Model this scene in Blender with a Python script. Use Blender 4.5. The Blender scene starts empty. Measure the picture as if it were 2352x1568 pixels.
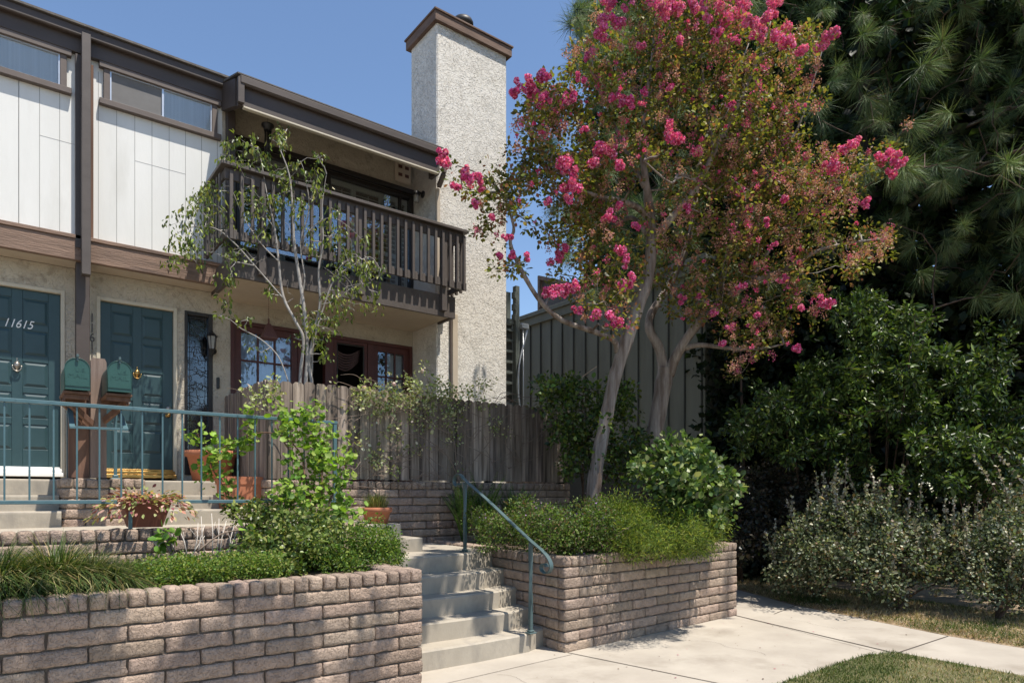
import bpy, math, random
import numpy as np
from mathutils import Vector, Matrix, noise

# ---------------------------------------------------------------- camera, sky, sun, exposure
scene = bpy.context.scene
FPX, CX, YV, EYE = 1540.0, 1176.0, 1138.0, 1.48      # calibrated against a 2352 px wide frame
YAW = math.radians(37.5)                             # the view axis leans this far right of the facade normal
cam = bpy.data.cameras.new('camera')
cam.sensor_width = 36.0
cam.lens = 36.0 * FPX / 2352.0
cam.shift_y = (YV - 784.0) / 2352.0
cam.clip_start = 0.05
cam.clip_end = 2000.0
camo = bpy.data.objects.new('camera', cam)
scene.collection.objects.link(camo)
camo.location = (0, 0, EYE)
camo.rotation_euler = (math.radians(90), 0, -YAW)
scene.camera = camo

SUN = Vector((0.150, -0.37, 1.0)).normalized()
world = bpy.data.worlds.new('World')
scene.world = world
world.use_nodes = True
wn = world.node_tree
sky = wn.nodes.new('ShaderNodeTexSky')
sky.sky_type = 'NISHITA'
sky.sun_disc = False
sky.sun_elevation = math.asin(SUN.z)
sky.sun_rotation = math.atan2(SUN.x, SUN.y)
sky.air_density = 1.0
sky.dust_density = 0.1
sky.ozone_density = 3.0
wn.links.new(sky.outputs[0], wn.nodes['Background'].inputs[0])
wn.nodes['Background'].inputs[1].default_value = 0.13
sl = bpy.data.lights.new('sun', 'SUN')
sl.energy = 5.0
sl.angle = math.radians(0.53)
sl.color = (1.0, 0.935, 0.84)
slo = bpy.data.objects.new('sun', sl)
scene.collection.objects.link(slo)
slo.location = (6, -12, 40)
slo.rotation_euler = SUN.to_track_quat('Z', 'Y').to_euler()
scene.view_settings.view_transform = 'Standard'
scene.view_settings.look = 'None'
scene.view_settings.exposure = 0.50
scene.view_settings.gamma = 1.0

rng = np.random.default_rng(7)
random.seed(7)
VC, VS = math.sin(YAW), math.cos(YAW)                # view axis in plan

def ray(x, y):
    r = (x - CX) / FPX; t = (YV - y) / FPX
    return Vector((VS * r + VC, -VC * r + VS, t))
def atv(x, y, v):
    d = ray(x, y); return Vector((0, 0, EYE)) + d * (v / d.y)
def atu(x, y, u):
    d = ray(x, y); return Vector((0, 0, EYE)) + d * (u / d.x)
def atz(x, y, z):
    d = ray(x, y); return Vector((0, 0, EYE)) + d * ((z - EYE) / d.z)
def W(x, y, Z):
    return Vector((0, 0, EYE)) + ray(x, y) * Z

# ---------------------------------------------------------------- materials
def nd(nt, t, **kw):
    n = nt.nodes.new(t)
    for k, v in kw.items(): setattr(n, k, v)
    return n
def M(name, c1, c2=None, scale=4.0, rough=0.8, bump=0.0, bscale=40.0, bdist=0.01, stretch=(1, 1, 1), detail=6.0,
      vcol=False, vmix=1.0, spec=0.5, metal=0.0, c3=None, c3scale=1.2, c3amt=0.5, c3pos=0.5, trans=0.0, voro=0.0, vscale=20.0, contrast=1.0):
    """Procedural material: two-tone noise, optional large stains (c3), optional per-leaf / per-block own colour (attribute 'col')."""
    m = bpy.data.materials.new(name); m.use_nodes = True
    nt = m.node_tree; L = nt.links
    b = nt.nodes['Principled BSDF']; out = nt.nodes['Material Output']
    b.inputs['Roughness'].default_value = rough
    b.inputs['Metallic'].default_value = metal
    b.inputs['Specular IOR Level'].default_value = spec
    tc = nd(nt, 'ShaderNodeTexCoord'); mp = nd(nt, 'ShaderNodeMapping'); mp.inputs['Scale'].default_value = stretch
    L.new(tc.outputs['Object'], mp.inputs[0])
    nz = nd(nt, 'ShaderNodeTexNoise'); nz.inputs['Scale'].default_value = scale; nz.inputs['Detail'].default_value = detail
    nz.inputs['Roughness'].default_value = 0.62
    L.new(mp.outputs[0], nz.inputs['Vector'])
    rp = nd(nt, 'ShaderNodeValToRGB')
    w = 0.22 / contrast
    rp.color_ramp.elements[0].position = 0.5 - w; rp.color_ramp.elements[1].position = 0.5 + w
    rp.color_ramp.elements[0].color = (*c1, 1); rp.color_ramp.elements[1].color = (*(c2 or c1), 1)
    L.new(nz.outputs[0], rp.inputs[0])
    col = rp.outputs[0]
    if c3:
        n3 = nd(nt, 'ShaderNodeTexNoise'); n3.inputs['Scale'].default_value = c3scale; n3.inputs['Detail'].default_value = 8
        n3.inputs['Roughness'].default_value = 0.65
        L.new(mp.outputs[0], n3.inputs['Vector'])
        r3 = nd(nt, 'ShaderNodeMapRange'); r3.inputs['From Min'].default_value = c3pos; r3.inputs['From Max'].default_value = c3pos + 0.16
        r3.inputs['To Max'].default_value = c3amt
        L.new(n3.outputs[0], r3.inputs[0])
        mx = nd(nt, 'ShaderNodeMix', data_type='RGBA'); L.new(r3.outputs[0], mx.inputs[0]); L.new(col, mx.inputs[6]); mx.inputs[7].default_value = (*c3, 1)
        col = mx.outputs[2]
    if vcol:
        at = nd(nt, 'ShaderNodeAttribute'); at.attribute_name = 'col'
        mx = nd(nt, 'ShaderNodeMix', data_type='RGBA', blend_type='MULTIPLY'); mx.inputs[0].default_value = vmix
        L.new(col, mx.inputs[6]); L.new(at.outputs['Color'], mx.inputs[7]); col = mx.outputs[2]
    L.new(col, b.inputs['Base Color'])
    if bump:
        n2 = nd(nt, 'ShaderNodeTexNoise'); n2.inputs['Scale'].default_value = bscale; n2.inputs['Detail'].default_value = 7
        n2.inputs['Roughness'].default_value = 0.6
        L.new(mp.outputs[0], n2.inputs['Vector'])
        h = n2.outputs[0]
        if voro:
            # knock-down flakes: plateaus cut out of a distorted noise
            n4 = nd(nt, 'ShaderNodeTexNoise'); n4.inputs['Scale'].default_value = vscale; n4.inputs['Detail'].default_value = 3
            n4.inputs['Distortion'].default_value = 1.2
            L.new(mp.outputs[0], n4.inputs['Vector'])
            mr = nd(nt, 'ShaderNodeMapRange', interpolation_type='SMOOTHSTEP'); mr.inputs['From Min'].default_value = 0.47; mr.inputs['From Max'].default_value = 0.53
            mr.inputs['To Max'].default_value = voro
            L.new(n4.outputs[0], mr.inputs[0])
            ad = nd(nt, 'ShaderNodeMath', operation='ADD'); L.new(h, ad.inputs[0]); L.new(mr.outputs[0], ad.inputs[1]); h = ad.outputs[0]
        bp = nd(nt, 'ShaderNodeBump'); bp.inputs['Strength'].default_value = bump; bp.inputs['Distance'].default_value = bdist
        L.new(h, bp.inputs['Height']); L.new(bp.outputs[0], b.inputs['Normal'])
    if trans:
        tr = nd(nt, 'ShaderNodeBsdfTranslucent')
        br = nd(nt, 'ShaderNodeMix', data_type='RGBA', blend_type='MULTIPLY'); br.inputs[0].default_value = 1
        L.new(col, br.inputs[6]); br.inputs[7].default_value = (1.25, 1.35, 0.55, 1)
        L.new(br.outputs[2], tr.inputs[0])
        ms = nd(nt, 'ShaderNodeMixShader'); ms.inputs[0].default_value = trans
        L.new(b.outputs[0], ms.inputs[1]); L.new(tr.outputs[0], ms.inputs[2]); L.new(ms.outputs[0], out.inputs[0])
    return m

def glass(name, tint, mirror, tr=0.5, rough=0.02):
    m = bpy.data.materials.new(name); m.use_nodes = True
    nt = m.node_tree; L = nt.links; out = nt.nodes['Material Output']
    nt.nodes.remove(nt.nodes['Principled BSDF'])
    g = nd(nt, 'ShaderNodeBsdfGlossy'); g.inputs['Roughness'].default_value = rough; g.inputs[0].default_value = (0.9, 0.95, 1, 1)
    t = nd(nt, 'ShaderNodeBsdfTransparent'); t.inputs[0].default_value = (*tint, 1)
    f = nd(nt, 'ShaderNodeFresnel'); f.inputs[0].default_value = 1.5
    a = nd(nt, 'ShaderNodeMath', operation='ADD'); a.inputs[1].default_value = mirror; a.use_clamp = True
    L.new(f.outputs[0], a.inputs[0])
    ms = nd(nt, 'ShaderNodeMixShader'); L.new(a.outputs[0], ms.inputs[0]); L.new(t.outputs[0], ms.inputs[1]); L.new(g.outputs[0], ms.inputs[2])
    L.new(ms.outputs[0], out.inputs[0])
    return m

MT = {}
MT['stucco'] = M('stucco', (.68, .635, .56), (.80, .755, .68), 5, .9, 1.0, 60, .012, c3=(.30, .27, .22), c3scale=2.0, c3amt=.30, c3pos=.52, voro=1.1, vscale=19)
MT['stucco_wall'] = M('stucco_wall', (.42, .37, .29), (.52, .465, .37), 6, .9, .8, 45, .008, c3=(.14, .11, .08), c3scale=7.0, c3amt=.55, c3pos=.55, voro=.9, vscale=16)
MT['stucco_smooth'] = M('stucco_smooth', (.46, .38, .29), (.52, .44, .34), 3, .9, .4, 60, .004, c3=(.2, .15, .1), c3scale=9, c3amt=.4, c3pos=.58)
MT['siding'] = M('siding', (.65, .645, .61), (.73, .725, .69), 2.2, .65, .35, 30, .003, stretch=(1, 1, .25), c3=(.42, .40, .34), c3scale=2.6, c3amt=.22, c3pos=.55)
MT['captrim'] = M('chimney_cap_wood', (.085, .050, .036), (.20, .13, .095), 4, .85, .6, 20, .006, stretch=(.6, .6, 3))
MT['groove'] = M('groove', (.27, .26, .245))
MT['brown'] = M('dark_brown_paint', (.050, .037, .030), (.075, .057, .048), 5, .55, .25, 30, .004, stretch=(.3, 1, 1))
MT['browntrim'] = M('brown_trim_paint', (.095, .072, .060), (.125, .098, .084), 6, .6, .2, 40, .003)
MT['greybrown'] = M('grey_brown_paint', (.070, .056, .048), (.095, .078, .068), 6, .55, .15, 30, .003)
MT['beam'] = M('weathered_beam', (.125, .082, .060), (.27, .175, .125), 4, .8, .9, 22, .01, stretch=(.35, 1, 3.2), c3=(.05, .034, .028), c3scale=3, c3amt=.6, c3pos=.55)
MT['doorgreen'] = M('green_door_paint', (.021, .052, .057), (.028, .064, .070), 8, .42, .06, 30, .002)
MT['jamb'] = M('pale_door_jamb', (.50, .45, .34), (.58, .52, .41), 9, .7, .2, 40, .002)
MT['maroon'] = M('maroon_paint', (.060, .014, .012), (.085, .022, .018), 6, .5, .1, 30, .002)
MT['blackframe'] = M('dark_metal_frame', (.018, .015, .013), (.026, .022, .019), 8, .5)
MT['alu'] = M('aluminium', (.55, .56, .57), (.62, .63, .64), 10, .35, metal=.7)
MT['white'] = M('white_paint', (.72, .71, .68), (.80, .79, .76), 8, .5)
MT['brass'] = M('brass', (.42, .25, .08), (.55, .35, .13), 14, .3, metal=.9)
MT['pewter'] = M('pewter', (.30, .27, .23), (.42, .38, .33), 14, .35, metal=.8)
MT['shutter'] = M('shutter_paint', (.48, .50, .43), (.55, .57, .50), 6, .5)
MT['curtain'] = M('sheer_curtain', (.50, .55, .66), (.68, .73, .82), 2.2, .9, stretch=(9, 1, .15), contrast=2.2)  # sheer curtain tinted blue, sky reflection put into its colour
MT['blind'] = M('pale_blind', (.56, .57, .55), (.72, .73, .71), 2, .9, stretch=(14, 1, .2))
MT['screen'] = M('insect_screen', (.13, .125, .12), (.17, .165, .16), 3, .8, stretch=(1, 1, 2))
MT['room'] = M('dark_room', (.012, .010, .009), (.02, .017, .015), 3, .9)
MT['glass'] = glass('window_glass', (.88, .92, .96), .06)
MT['glassclear'] = glass('clear_window_glass', (.93, .95, .97), .0, rough=.08)
MT['glassdark'] = glass('sliding_door_glass', (.9, .92, .93), .14)
MT['glasslead'] = glass('leaded_glass', (.25, .3, .38), .10, rough=.10)
MT['lead'] = M('lead_came', (.05, .045, .04), (.09, .08, .07), 20, .45, metal=.6)
MT['roof'] = M('roof_shingle', (.09, .08, .075), (.15, .135, .12), 12, .9, .6, 40, .01)
MT['brick'] = M('slump_block', (.78, .76, .74), (1.18, 1.15, 1.12), 11, .93, 1.0, 42, .016, vcol=True, c3=(1.75, 1.72, 1.70), c3scale=4.2, c3amt=.6, c3pos=.60, voro=.5, vscale=34)
MT['mortar'] = M('mortar', (.12, .10, .08), (.19, .16, .13), 14, .95, .7, 60, .006)  # mortar darkened, some joint shade put into its colour
MT['concrete'] = M('concrete', (.33, .29, .24), (.44, .395, .33), 1.6, .9, .25, 90, .003, c3=(.20, .165, .125), c3scale=1.3, c3amt=.5, c3pos=.52, detail=10)
MT['step'] = M('step_concrete', (.33, .29, .23), (.43, .38, .305), 3.0, .9, .4, 60, .004, c3=(.21, .19, .165), c3scale=3.2, c3amt=.55, c3pos=.5, stretch=(1, 1, .6), detail=9)
MT['joint'] = M('pavement_joint', (.05, .04, .03), (.09, .07, .055), 20, .95)
MT['soil'] = M('soil', (.055, .036, .022), (.11, .075, .047), 7, .95, .8, 25, .03, detail=10)
MT['turf'] = M('lawn_ground', (.075, .085, .025), (.17, .15, .07), 1.8, .95, .8, 50, .02, detail=10)
MT['verge'] = M('verge_ground', (.20, .135, .08), (.48, .36, .23), 1.5, .95, .8, 50, .02, c3=(.07, .075, .025), c3scale=2.4, c3amt=.8, c3pos=.52, detail=10)
MT['fence'] = M('weathered_fence_wood', (.11, .085, .066), (.42, .345, .28), 3.4, .9, .9, 18, .008, stretch=(4.8, 4.8, .28), vcol=True, c3=(.05, .036, .028), c3scale=1.6, c3amt=.85, c3pos=.50, contrast=1.4)
MT['oldpost'] = M('old_post_wood', (.13, .085, .065), (.34, .25, .20), 4, .9, .8, 20, .006, stretch=(4, 4, .25), c3=(.07, .045, .035), c3scale=2, c3amt=.6, c3pos=.5)
MT['redwood'] = M('redwood', (.085, .042, .028), (.20, .11, .07), 4, .85, .5, 20, .004, stretch=(4, 4, .3))
MT['teal'] = M('teal_metal_paint', (.060, .120, .138), (.085, .160, .180), 9, .38, .12, 30, .002, c3=(.022, .045, .06), c3scale=14, c3amt=.9, c3pos=.62)
MT['tealdark'] = M('green_grey_metal_paint', (.055, .090, .092), (.075, .118, .120), 9, .4, .1, 30, .002)
MT['mail'] = M('green_mailbox_paint', (.020, .070, .058), (.028, .088, .074), 5, .38, .05, 30, .002)
MT['terra'] = M('terracotta', (.36, .125, .060), (.46, .18, .095), 5, .85, .3, 40, .003, c3=(.56, .34, .24), c3scale=4, c3amt=.35, c3pos=.6)
MT['terradark'] = M('brown_terracotta', (.17, .055, .030), (.27, .095, .052), 4, .8, .3, 40, .003, c3=(.09, .03, .02), c3scale=3, c3amt=.5, c3pos=.5)
MT['neigh'] = M('neighbour_siding', (.185, .185, .145), (.235, .235, .185), 2.5, .85, .3, 30, .004, stretch=(1, 1.6, .2), c3=(.10, .10, .075), c3scale=1.5, c3amt=.4, c3pos=.52)
MT['neighdark'] = M('neighbour_batten', (.05, .05, .04), (.07, .07, .055), 3, .85)
MT['greenpost'] = M('grey_green_post', (.10, .115, .10), (.14, .155, .135), 4, .8, .4, 20, .004, stretch=(3, 3, .3))
MT['black'] = M('black_metal', (.012, .012, .013), (.02, .02, .02), 10, .4)
MT['copper'] = M('brown_copper', (.13, .055, .045), (.18, .085, .07), 6, .5, metal=.3)
MT['paleplaster'] = M('pale_vent_plaster', (.50, .42, .33), (.56, .48, .38), 6, .8)
MT['bulb'] = M('frosted_glass', (.22, .21, .19), (.32, .31, .29), 10, .2)
MT['digits_dark'] = M('dark_house_number', (.06, .05, .045), (.09, .08, .07), 10, .5)
MT['bark_myrtle'] = M('smooth_myrtle_bark', (.14, .10, .075), (.36, .31, .27), 3.0, .75, .5, 25, .008, stretch=(4, 4, .4), c3=(.10, .065, .045), c3scale=1.6, c3amt=.85, c3pos=.49, contrast=1.5)
MT['bark_fig'] = M('pale_fig_bark', (.21, .19, .17), (.38, .355, .325), 8, .8, .4, 30, .004, c3=(.16, .14, .12), c3scale=6, c3amt=.5, c3pos=.55)
MT['bark_dark'] = M('dark_bark', (.05, .032, .022), (.13, .085, .06), 5, .95, 1.0, 12, .03, stretch=(2, 2, .5))
MT['twig'] = M('pale_twig', (.48, .42, .36), (.66, .60, .53), 10, .8)
MT['vine'] = M('vine_stem', (.13, .09, .065), (.28, .21, .16), 10, .85)
MT['leaf'] = M('leaf', (.92, .92, .92), (1.12, 1.12, 1.12), 3, .5, vcol=True, trans=.36, spec=.3)
MT['leafgloss'] = M('glossy_leaf', (.92, .92, .92), (1.1, 1.1, 1.1), 3, .40, vcol=True, trans=.24, spec=.4)
MT['needle'] = M('pine_needle', (.95, .95, .95), (1.1, 1.1, 1.1), 3, .5, vcol=True, trans=.15, spec=.22)
MT['grass'] = M('grass_blade', (.95, .95, .95), (1.1, 1.1, 1.1), 3, .5, vcol=True, trans=.3, spec=.35)
MT['petal'] = M('petal', (.95, .95, .95), (1.1, 1.1, 1.1), 3, .7, vcol=True, trans=.25, spec=.2)

# ---------------------------------------------------------------- object helpers
COL = scene.collection
WL = {}                                                # world position of every object's origin
def tag(o, label=None, cat=None, group=None, kind=None):
    if label: o['label'] = label
    if cat: o['category'] = cat
    if group: o['group'] = group
    if kind: o['kind'] = kind
    return o
def thing(name, label, cat, loc=(0, 0, 0), group=None):
    o = bpy.data.objects.new(name, None); COL.objects.link(o)
    o.empty_display_size = .2
    o.location = loc; WL[o] = Vector(loc)
    return tag(o, label, cat, group)
def place(me, name, mat, parent=None):
    """link mesh (given in world coordinates) with its origin at its own base"""
    n = len(me.vertices)
    co = np.empty(n * 3); me.vertices.foreach_get('co', co); co = co.reshape(-1, 3)
    lo, hi = co.min(0), co.max(0)
    base = np.array([(lo[0] + hi[0]) / 2, (lo[1] + hi[1]) / 2, lo[2]])
    co -= base
    me.vertices.foreach_set('co', co.ravel()); me.update()
    mats = mat if isinstance(mat, (list, tuple)) else [mat]
    for m in mats: me.materials.append(m)
    o = bpy.data.objects.new(name, me); COL.objects.link(o)
    b = Vector(base); WL[o] = b
    if parent: o.parent = parent; o.location = b - WL[parent]
    else: o.location = b
    return o
def npmesh(name, V, F, mat, parent=None, C=None, smooth=False):
    """mesh out of arrays: V (n,3), F (m,3) triangles, C (n,3) own colour"""
    V = np.asarray(V, dtype=np.float32); F = np.asarray(F, dtype=np.int32)
    me = bpy.data.meshes.new(name)
    k = F.shape[1]
    me.vertices.add(len(V)); me.vertices.foreach_set('co', V.ravel())
    me.loops.add(F.size); me.loops.foreach_set('vertex_index', F.ravel())
    me.polygons.add(len(F)); me.polygons.foreach_set('loop_start', np.arange(0, F.size, k, dtype=np.int32))
    me.update(calc_edges=True)
    if C is not None:
        a = me.color_attributes.new('col', 'FLOAT_COLOR', 'POINT')
        c4 = np.ones((len(V), 4), dtype=np.float32); c4[:, :3] = C
        a.data.foreach_set('color', c4.ravel())
    if smooth: me.polygons.foreach_set('use_smooth', np.ones(len(F), dtype=bool))
    return place(me, name, mat, parent)

class MB:
    """collects shapes and builds them as ONE mesh object"""
    def __init__(s): s.v = []; s.f = []; s.c = []; s.mi = []; s.T = None; s.cur = (1, 1, 1); s.m = 0; s.smf = []
    def add(s, vs, fs, sm=False):
        n = len(s.v)
        for p in vs:
            p = Vector(p); s.v.append(s.T @ p if s.T else p); s.c.append(s.cur)
        for f in fs: s.f.append([i + n for i in f]); s.mi.append(s.m); s.smf.append(sm)
        return s
    def box(s, x0, x1, y0, y1, z0, z1, b=0.0):
        if x0 > x1: x0, x1 = x1, x0
        if y0 > y1: y0, y1 = y1, y0
        if z0 > z1: z0, z1 = z1, z0
        if b <= 0:
            return s.add([(x0, y0, z0), (x1, y0, z0), (x1, y1, z0), (x0, y1, z0), (x0, y0, z1), (x1, y0, z1), (x1, y1, z1), (x0, y1, z1)],
                         [(0, 3, 2, 1), (4, 5, 6, 7), (0, 1, 5, 4), (1, 2, 6, 5), (2, 3, 7, 6), (3, 0, 4, 7)])
        b = min(b, (x1 - x0) * .45, (y1 - y0) * .45, (z1 - z0) * .45)
        X = (x0, x1); Y = (y0, y1); Z = (z0, z1)
        vs = []; ix = {}
        for i in (0, 1):
            for j in (0, 1):
                for k in (0, 1):
                    dx, dy, dz = (b, -b)[i], (b, -b)[j], (b, -b)[k]
                    ix[i, j, k, 0] = len(vs); vs.append((X[i], Y[j] + dy, Z[k] + dz))
                    ix[i, j, k, 1] = len(vs); vs.append((X[i] + dx, Y[j], Z[k] + dz))
                    ix[i, j, k, 2] = len(vs); vs.append((X[i] + dx, Y[j] + dy, Z[k]))
        F = []
        def face(pts, nrm):
            a, q, r = [Vector(vs[p]) for p in pts[:3]]
            if (q - a).cross(r - q).dot(Vector(nrm)) < 0: pts = pts[::-1]
            F.append(tuple(pts))
        for i in (0, 1):
            sg = (-1, 1)[i]
            face([ix[i, 0, 0, 0], ix[i, 1, 0, 0], ix[i, 1, 1, 0], ix[i, 0, 1, 0]], (sg, 0, 0))
            face([ix[0, i, 0, 1], ix[1, i, 0, 1], ix[1, i, 1, 1], ix[0, i, 1, 1]], (0, sg, 0))
            face([ix[0, 0, i, 2], ix[1, 0, i, 2], ix[1, 1, i, 2], ix[0, 1, i, 2]], (0, 0, sg))
            for j in (0, 1):
                tg = (-1, 1)[j]
                face([ix[i, j, 0, 0], ix[i, j, 1, 0], ix[i, j, 1, 1], ix[i, j, 0, 1]], (sg, tg, 0))
                face([ix[i, 0, j, 0], ix[i, 1, j, 0], ix[i, 1, j, 2], ix[i, 0, j, 2]], (sg, 0, tg))
                face([ix[0, i, j, 1], ix[1, i, j, 1], ix[1, i, j, 2], ix[0, i, j, 2]], (0, sg, tg))
                for k in (0, 1):
                    face([ix[i, j, k, 0], ix[i, j, k, 1], ix[i, j, k, 2]], (sg, tg, (-1, 1)[k]))
        return s.add(vs, F)
    def prism(s, pts, axis, a0, a1):
        """extrude a polygon given in the two other axes along axis"""
        n = len(pts)
        def mk(p, a):
            if axis == 'x': return (a, p[0], p[1])
            if axis == 'y': return (p[0], a, p[1])
            return (p[0], p[1], a)
        vs = [mk(p, a0) for p in pts] + [mk(p, a1) for p in pts]
        A = sum(pts[i][0] * pts[(i + 1) % n][1] - pts[(i + 1) % n][0] * pts[i][1] for i in range(n))
        flip = (A > 0) ^ (axis == 'y') ^ (a1 < a0)
        F = [tuple(range(n))[::-1], tuple(range(n, 2 * n))] + [(i, (i + 1) % n, n + (i + 1) % n, n + i) for i in range(n)]
        if not flip: F = [f[::-1] for f in F]
        return s.add(vs, F)
    def tube(s, pts, r, n=8, caps=True, sm=True):
        pts = [Vector(p) for p in pts]
        if not isinstance(r, (list, tuple, np.ndarray)): r = [r] * len(pts)
        vs = []; up = None
        for i, p in enumerate(pts):
            d = (pts[min(i + 1, len(pts) - 1)] - pts[max(i - 1, 0)]).normalized()
            if up is None:
                up = Vector((0, 0, 1)) if abs(d.z) < .9 else Vector((0, 1, 0))
            a = d.cross(up); a = a.normalized() if a.length > 1e-5 else d.orthogonal().normalized(); bb = a.cross(d).normalized(); up = bb
            for k in range(n):
                t = 2 * math.pi * k / n
                vs.append(p + (a * math.cos(t) + bb * math.sin(t)) * r[i])
        F = []
        for i in range(len(pts) - 1):
            for k in range(n):
                F.append((i * n + k, i * n + (k + 1) % n, (i + 1) * n + (k + 1) % n, (i + 1) * n + k))
        if caps: F.append(tuple(range(n))[::-1]); F.append(tuple((len(pts) - 1) * n + k for k in range(n)))
        return s.add(vs, F, sm)
    def bar(s, p0, p1, w, h, b=0.002):
        """square bar from p0 to p1"""
        p0 = Vector(p0); p1 = Vector(p1); d = p1 - p0
        q = d.to_track_quat('X', 'Z'); T = s.T
        s.T = (T or Matrix()) @ Matrix.Translation(p0) @ q.to_matrix().to_4x4()
        s.box(0, d.length, -w / 2, w / 2, -h / 2, h / 2, b); s.T = T
        return s
    def lathe(s, prof, c, n=24, sm=True):
        vs = []
        for r, z in prof:
            for k in range(n):
                t = 2 * math.pi * k / n; vs.append((c[0] + r * math.cos(t), c[1] + r * math.sin(t), c[2] + z))
        F = [(i * n + k, i * n + (k + 1) % n, (i + 1) * n + (k + 1) % n, (i + 1) * n + k) for i in range(len(prof) - 1) for k in range(n)]
        return s.add(vs, F, sm)
    def ball(s, c, r, n=10, sc=(1, 1, 1)):
        prof = [(math.sin(math.pi * i / n), -math.cos(math.pi * i / n)) for i in range(n + 1)]
        vs = []
        for a, z in prof:
            for k in range(n):
                t = 2 * math.pi * k / n; vs.append((c[0] + r * sc[0] * a * math.cos(t), c[1] + r * sc[1] * a * math.sin(t), c[2] + r * sc[2] * z))
        return s.add(vs, [(i * n + k, i * n + (k + 1) % n, (i + 1) * n + (k + 1) % n, (i + 1) * n + k) for i in range(n) for k in range(n)], True)
    def build(s, name, mat, parent=None, vcol=False):
        me = bpy.data.meshes.new(name)
        me.from_pydata([tuple(v) for v in s.v], [], s.f); me.update()
        me.polygons.foreach_set('use_smooth', s.smf)
        if any(s.mi): me.polygons.foreach_set('material_index', s.mi)
        if vcol:
            a = me.color_attributes.new('col', 'FLOAT_COLOR', 'POINT')
            c4 = np.ones((len(s.v), 4), dtype=np.float32); c4[:, :3] = np.array(s.c); a.data.foreach_set('color', c4.ravel())
        return place(me, name, mat, parent)
def part(name, mb, mat, parent, label=None, vcol=False, kind=None):
    o = mb.build(name, mat, parent, vcol)
    if label: o['label'] = label
    if kind: o['kind'] = kind
    return o
def struct(name, mb, mat):
    o = mb.build(name, mat); o['kind'] = 'structure'; return o
def bx(*a): return MB().box(*a)
def copy_tree(o, parent=None):
    c = o.copy(); COL.objects.link(c); c.parent = parent
    WL[c] = WL[o].copy()
    for ch in list(o.children): copy_tree(ch, c)
    return c
def text_mesh(s, size, depth=.004, shear=0.0):
    cu = bpy.data.curves.new('number', 'FONT'); cu.body = s; cu.size = size; cu.extrude = depth; cu.shear = shear
    cu.align_x = 'CENTER'; cu.align_y = 'CENTER'
    to = bpy.data.objects.new('tmp', cu); COL.objects.link(to)
    dg = bpy.context.evaluated_depsgraph_get(); dg.update()
    me = bpy.data.meshes.new_from_object(to.evaluated_get(dg))
    bpy.data.objects.remove(to); bpy.data.curves.remove(cu)
    return me
def put_text(name, s, size, loc, mat, parent, shear=0.0, depth=.004, sx=1.0):
    me = text_mesh(s, size, depth, shear); me.materials.clear()
    me.transform(Matrix.Translation(loc) @ Matrix.Rotation(math.radians(90), 4, 'X') @ Matrix.Diagonal((sx, 1, 1, 1)))
    return place(me, name, mat, parent)

# ---------------------------------------------------------------- slump block walls
def unit_block(nx, ny, nz):
    vs = []; ix = {}; F = []
    def gi(i, j, k):
        if (i, j, k) not in ix: ix[i, j, k] = len(vs); vs.append((i / nx - .5, j / ny - .5, k / nz - .5))
        return ix[i, j, k]
    for i in range(nx):
        for j in range(ny):
            F.append((gi(i, j, 0), gi(i, j + 1, 0), gi(i + 1, j + 1, 0), gi(i + 1, j, 0)))
            F.append((gi(i, j, nz), gi(i + 1, j, nz), gi(i + 1, j + 1, nz), gi(i, j + 1, nz)))
    for i in range(nx):
        for k in range(nz):
            F.append((gi(i, 0, k), gi(i + 1, 0, k), gi(i + 1, 0, k + 1), gi(i, 0, k + 1)))
            F.append((gi(i, ny, k), gi(i, ny, k + 1), gi(i + 1, ny, k + 1), gi(i + 1, ny, k)))
    for j in range(ny):
        for k in range(nz):
            F.append((gi(0, j, k), gi(0, j, k + 1), gi(0, j + 1, k + 1), gi(0, j + 1, k)))
            F.append((gi(nx, j, k), gi(nx, j + 1, k), gi(nx, j + 1, k + 1), gi(nx, j, k + 1)))
    return np.array(vs), np.array(F)
UB = {}
def block(acc, o, ex, ey, size, r=.0095, amp=.006, tone=None, res=1):
    """one rounded, slumped block; o = centre, ex = direction along the wall, ey = out-of-wall direction"""
    L, D, Hh = size
    key = (max(3, int(L / .032 * res)), max(2, int(D / .05 * res)), max(4, int(4 * res)))
    if key not in UB: UB[key] = unit_block(*key)
    u, F = UB[key]
    h = np.array(size) / 2
    # concentrate the grid near the edges so the rounding shows
    p = np.sign(u) * (np.abs(u * 2) ** .8) * h
    inner = np.clip(p, -(h - r), h - r); d = p - inner
    n = np.linalg.norm(d, axis=1, keepdims=True)
    q = inner + d / np.maximum(n, 1e-6) * np.minimum(n, r)
    q[:, 2] -= np.where(q[:, 2] < 0, 1, 0) * .002
    seed = rng.uniform(0, 50, 3)
    nrm = q / h; 
    for i in range(len(q)):
        a = Vector(q[i] * 16 + seed); b_ = Vector(q[i] * 45 + seed)
        s1 = noise.noise(a) * amp * 1.6 + noise.noise(b_) * amp * .8
        k = nrm[i]; m = np.abs(k).argmax(); q[i, m] += s1 * (1 if k[m] > 0 else -1)
    q[:, 1] += (1 - (q[:, 2] / h[2]) ** 2) * .0015 * np.sign(q[:, 1])
    ez = np.array([0, 0, 1.0])
    if np.cross(np.array(ex), np.array(ey))[2] < 0: F = F[:, ::-1]
    Wd = np.array(o) + q[:, :1] * np.array(ex) + q[:, 1:2] * np.array(ey) + q[:, 2:3] * ez
    if tone is None: tone = rng.normal(1, .115)
    c = np.array([.360, .277, .218]) * tone * (1 + rng.normal(0, .012, 3))
    acc.append((Wd, F, np.tile(c, (len(Wd), 1))))
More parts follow.
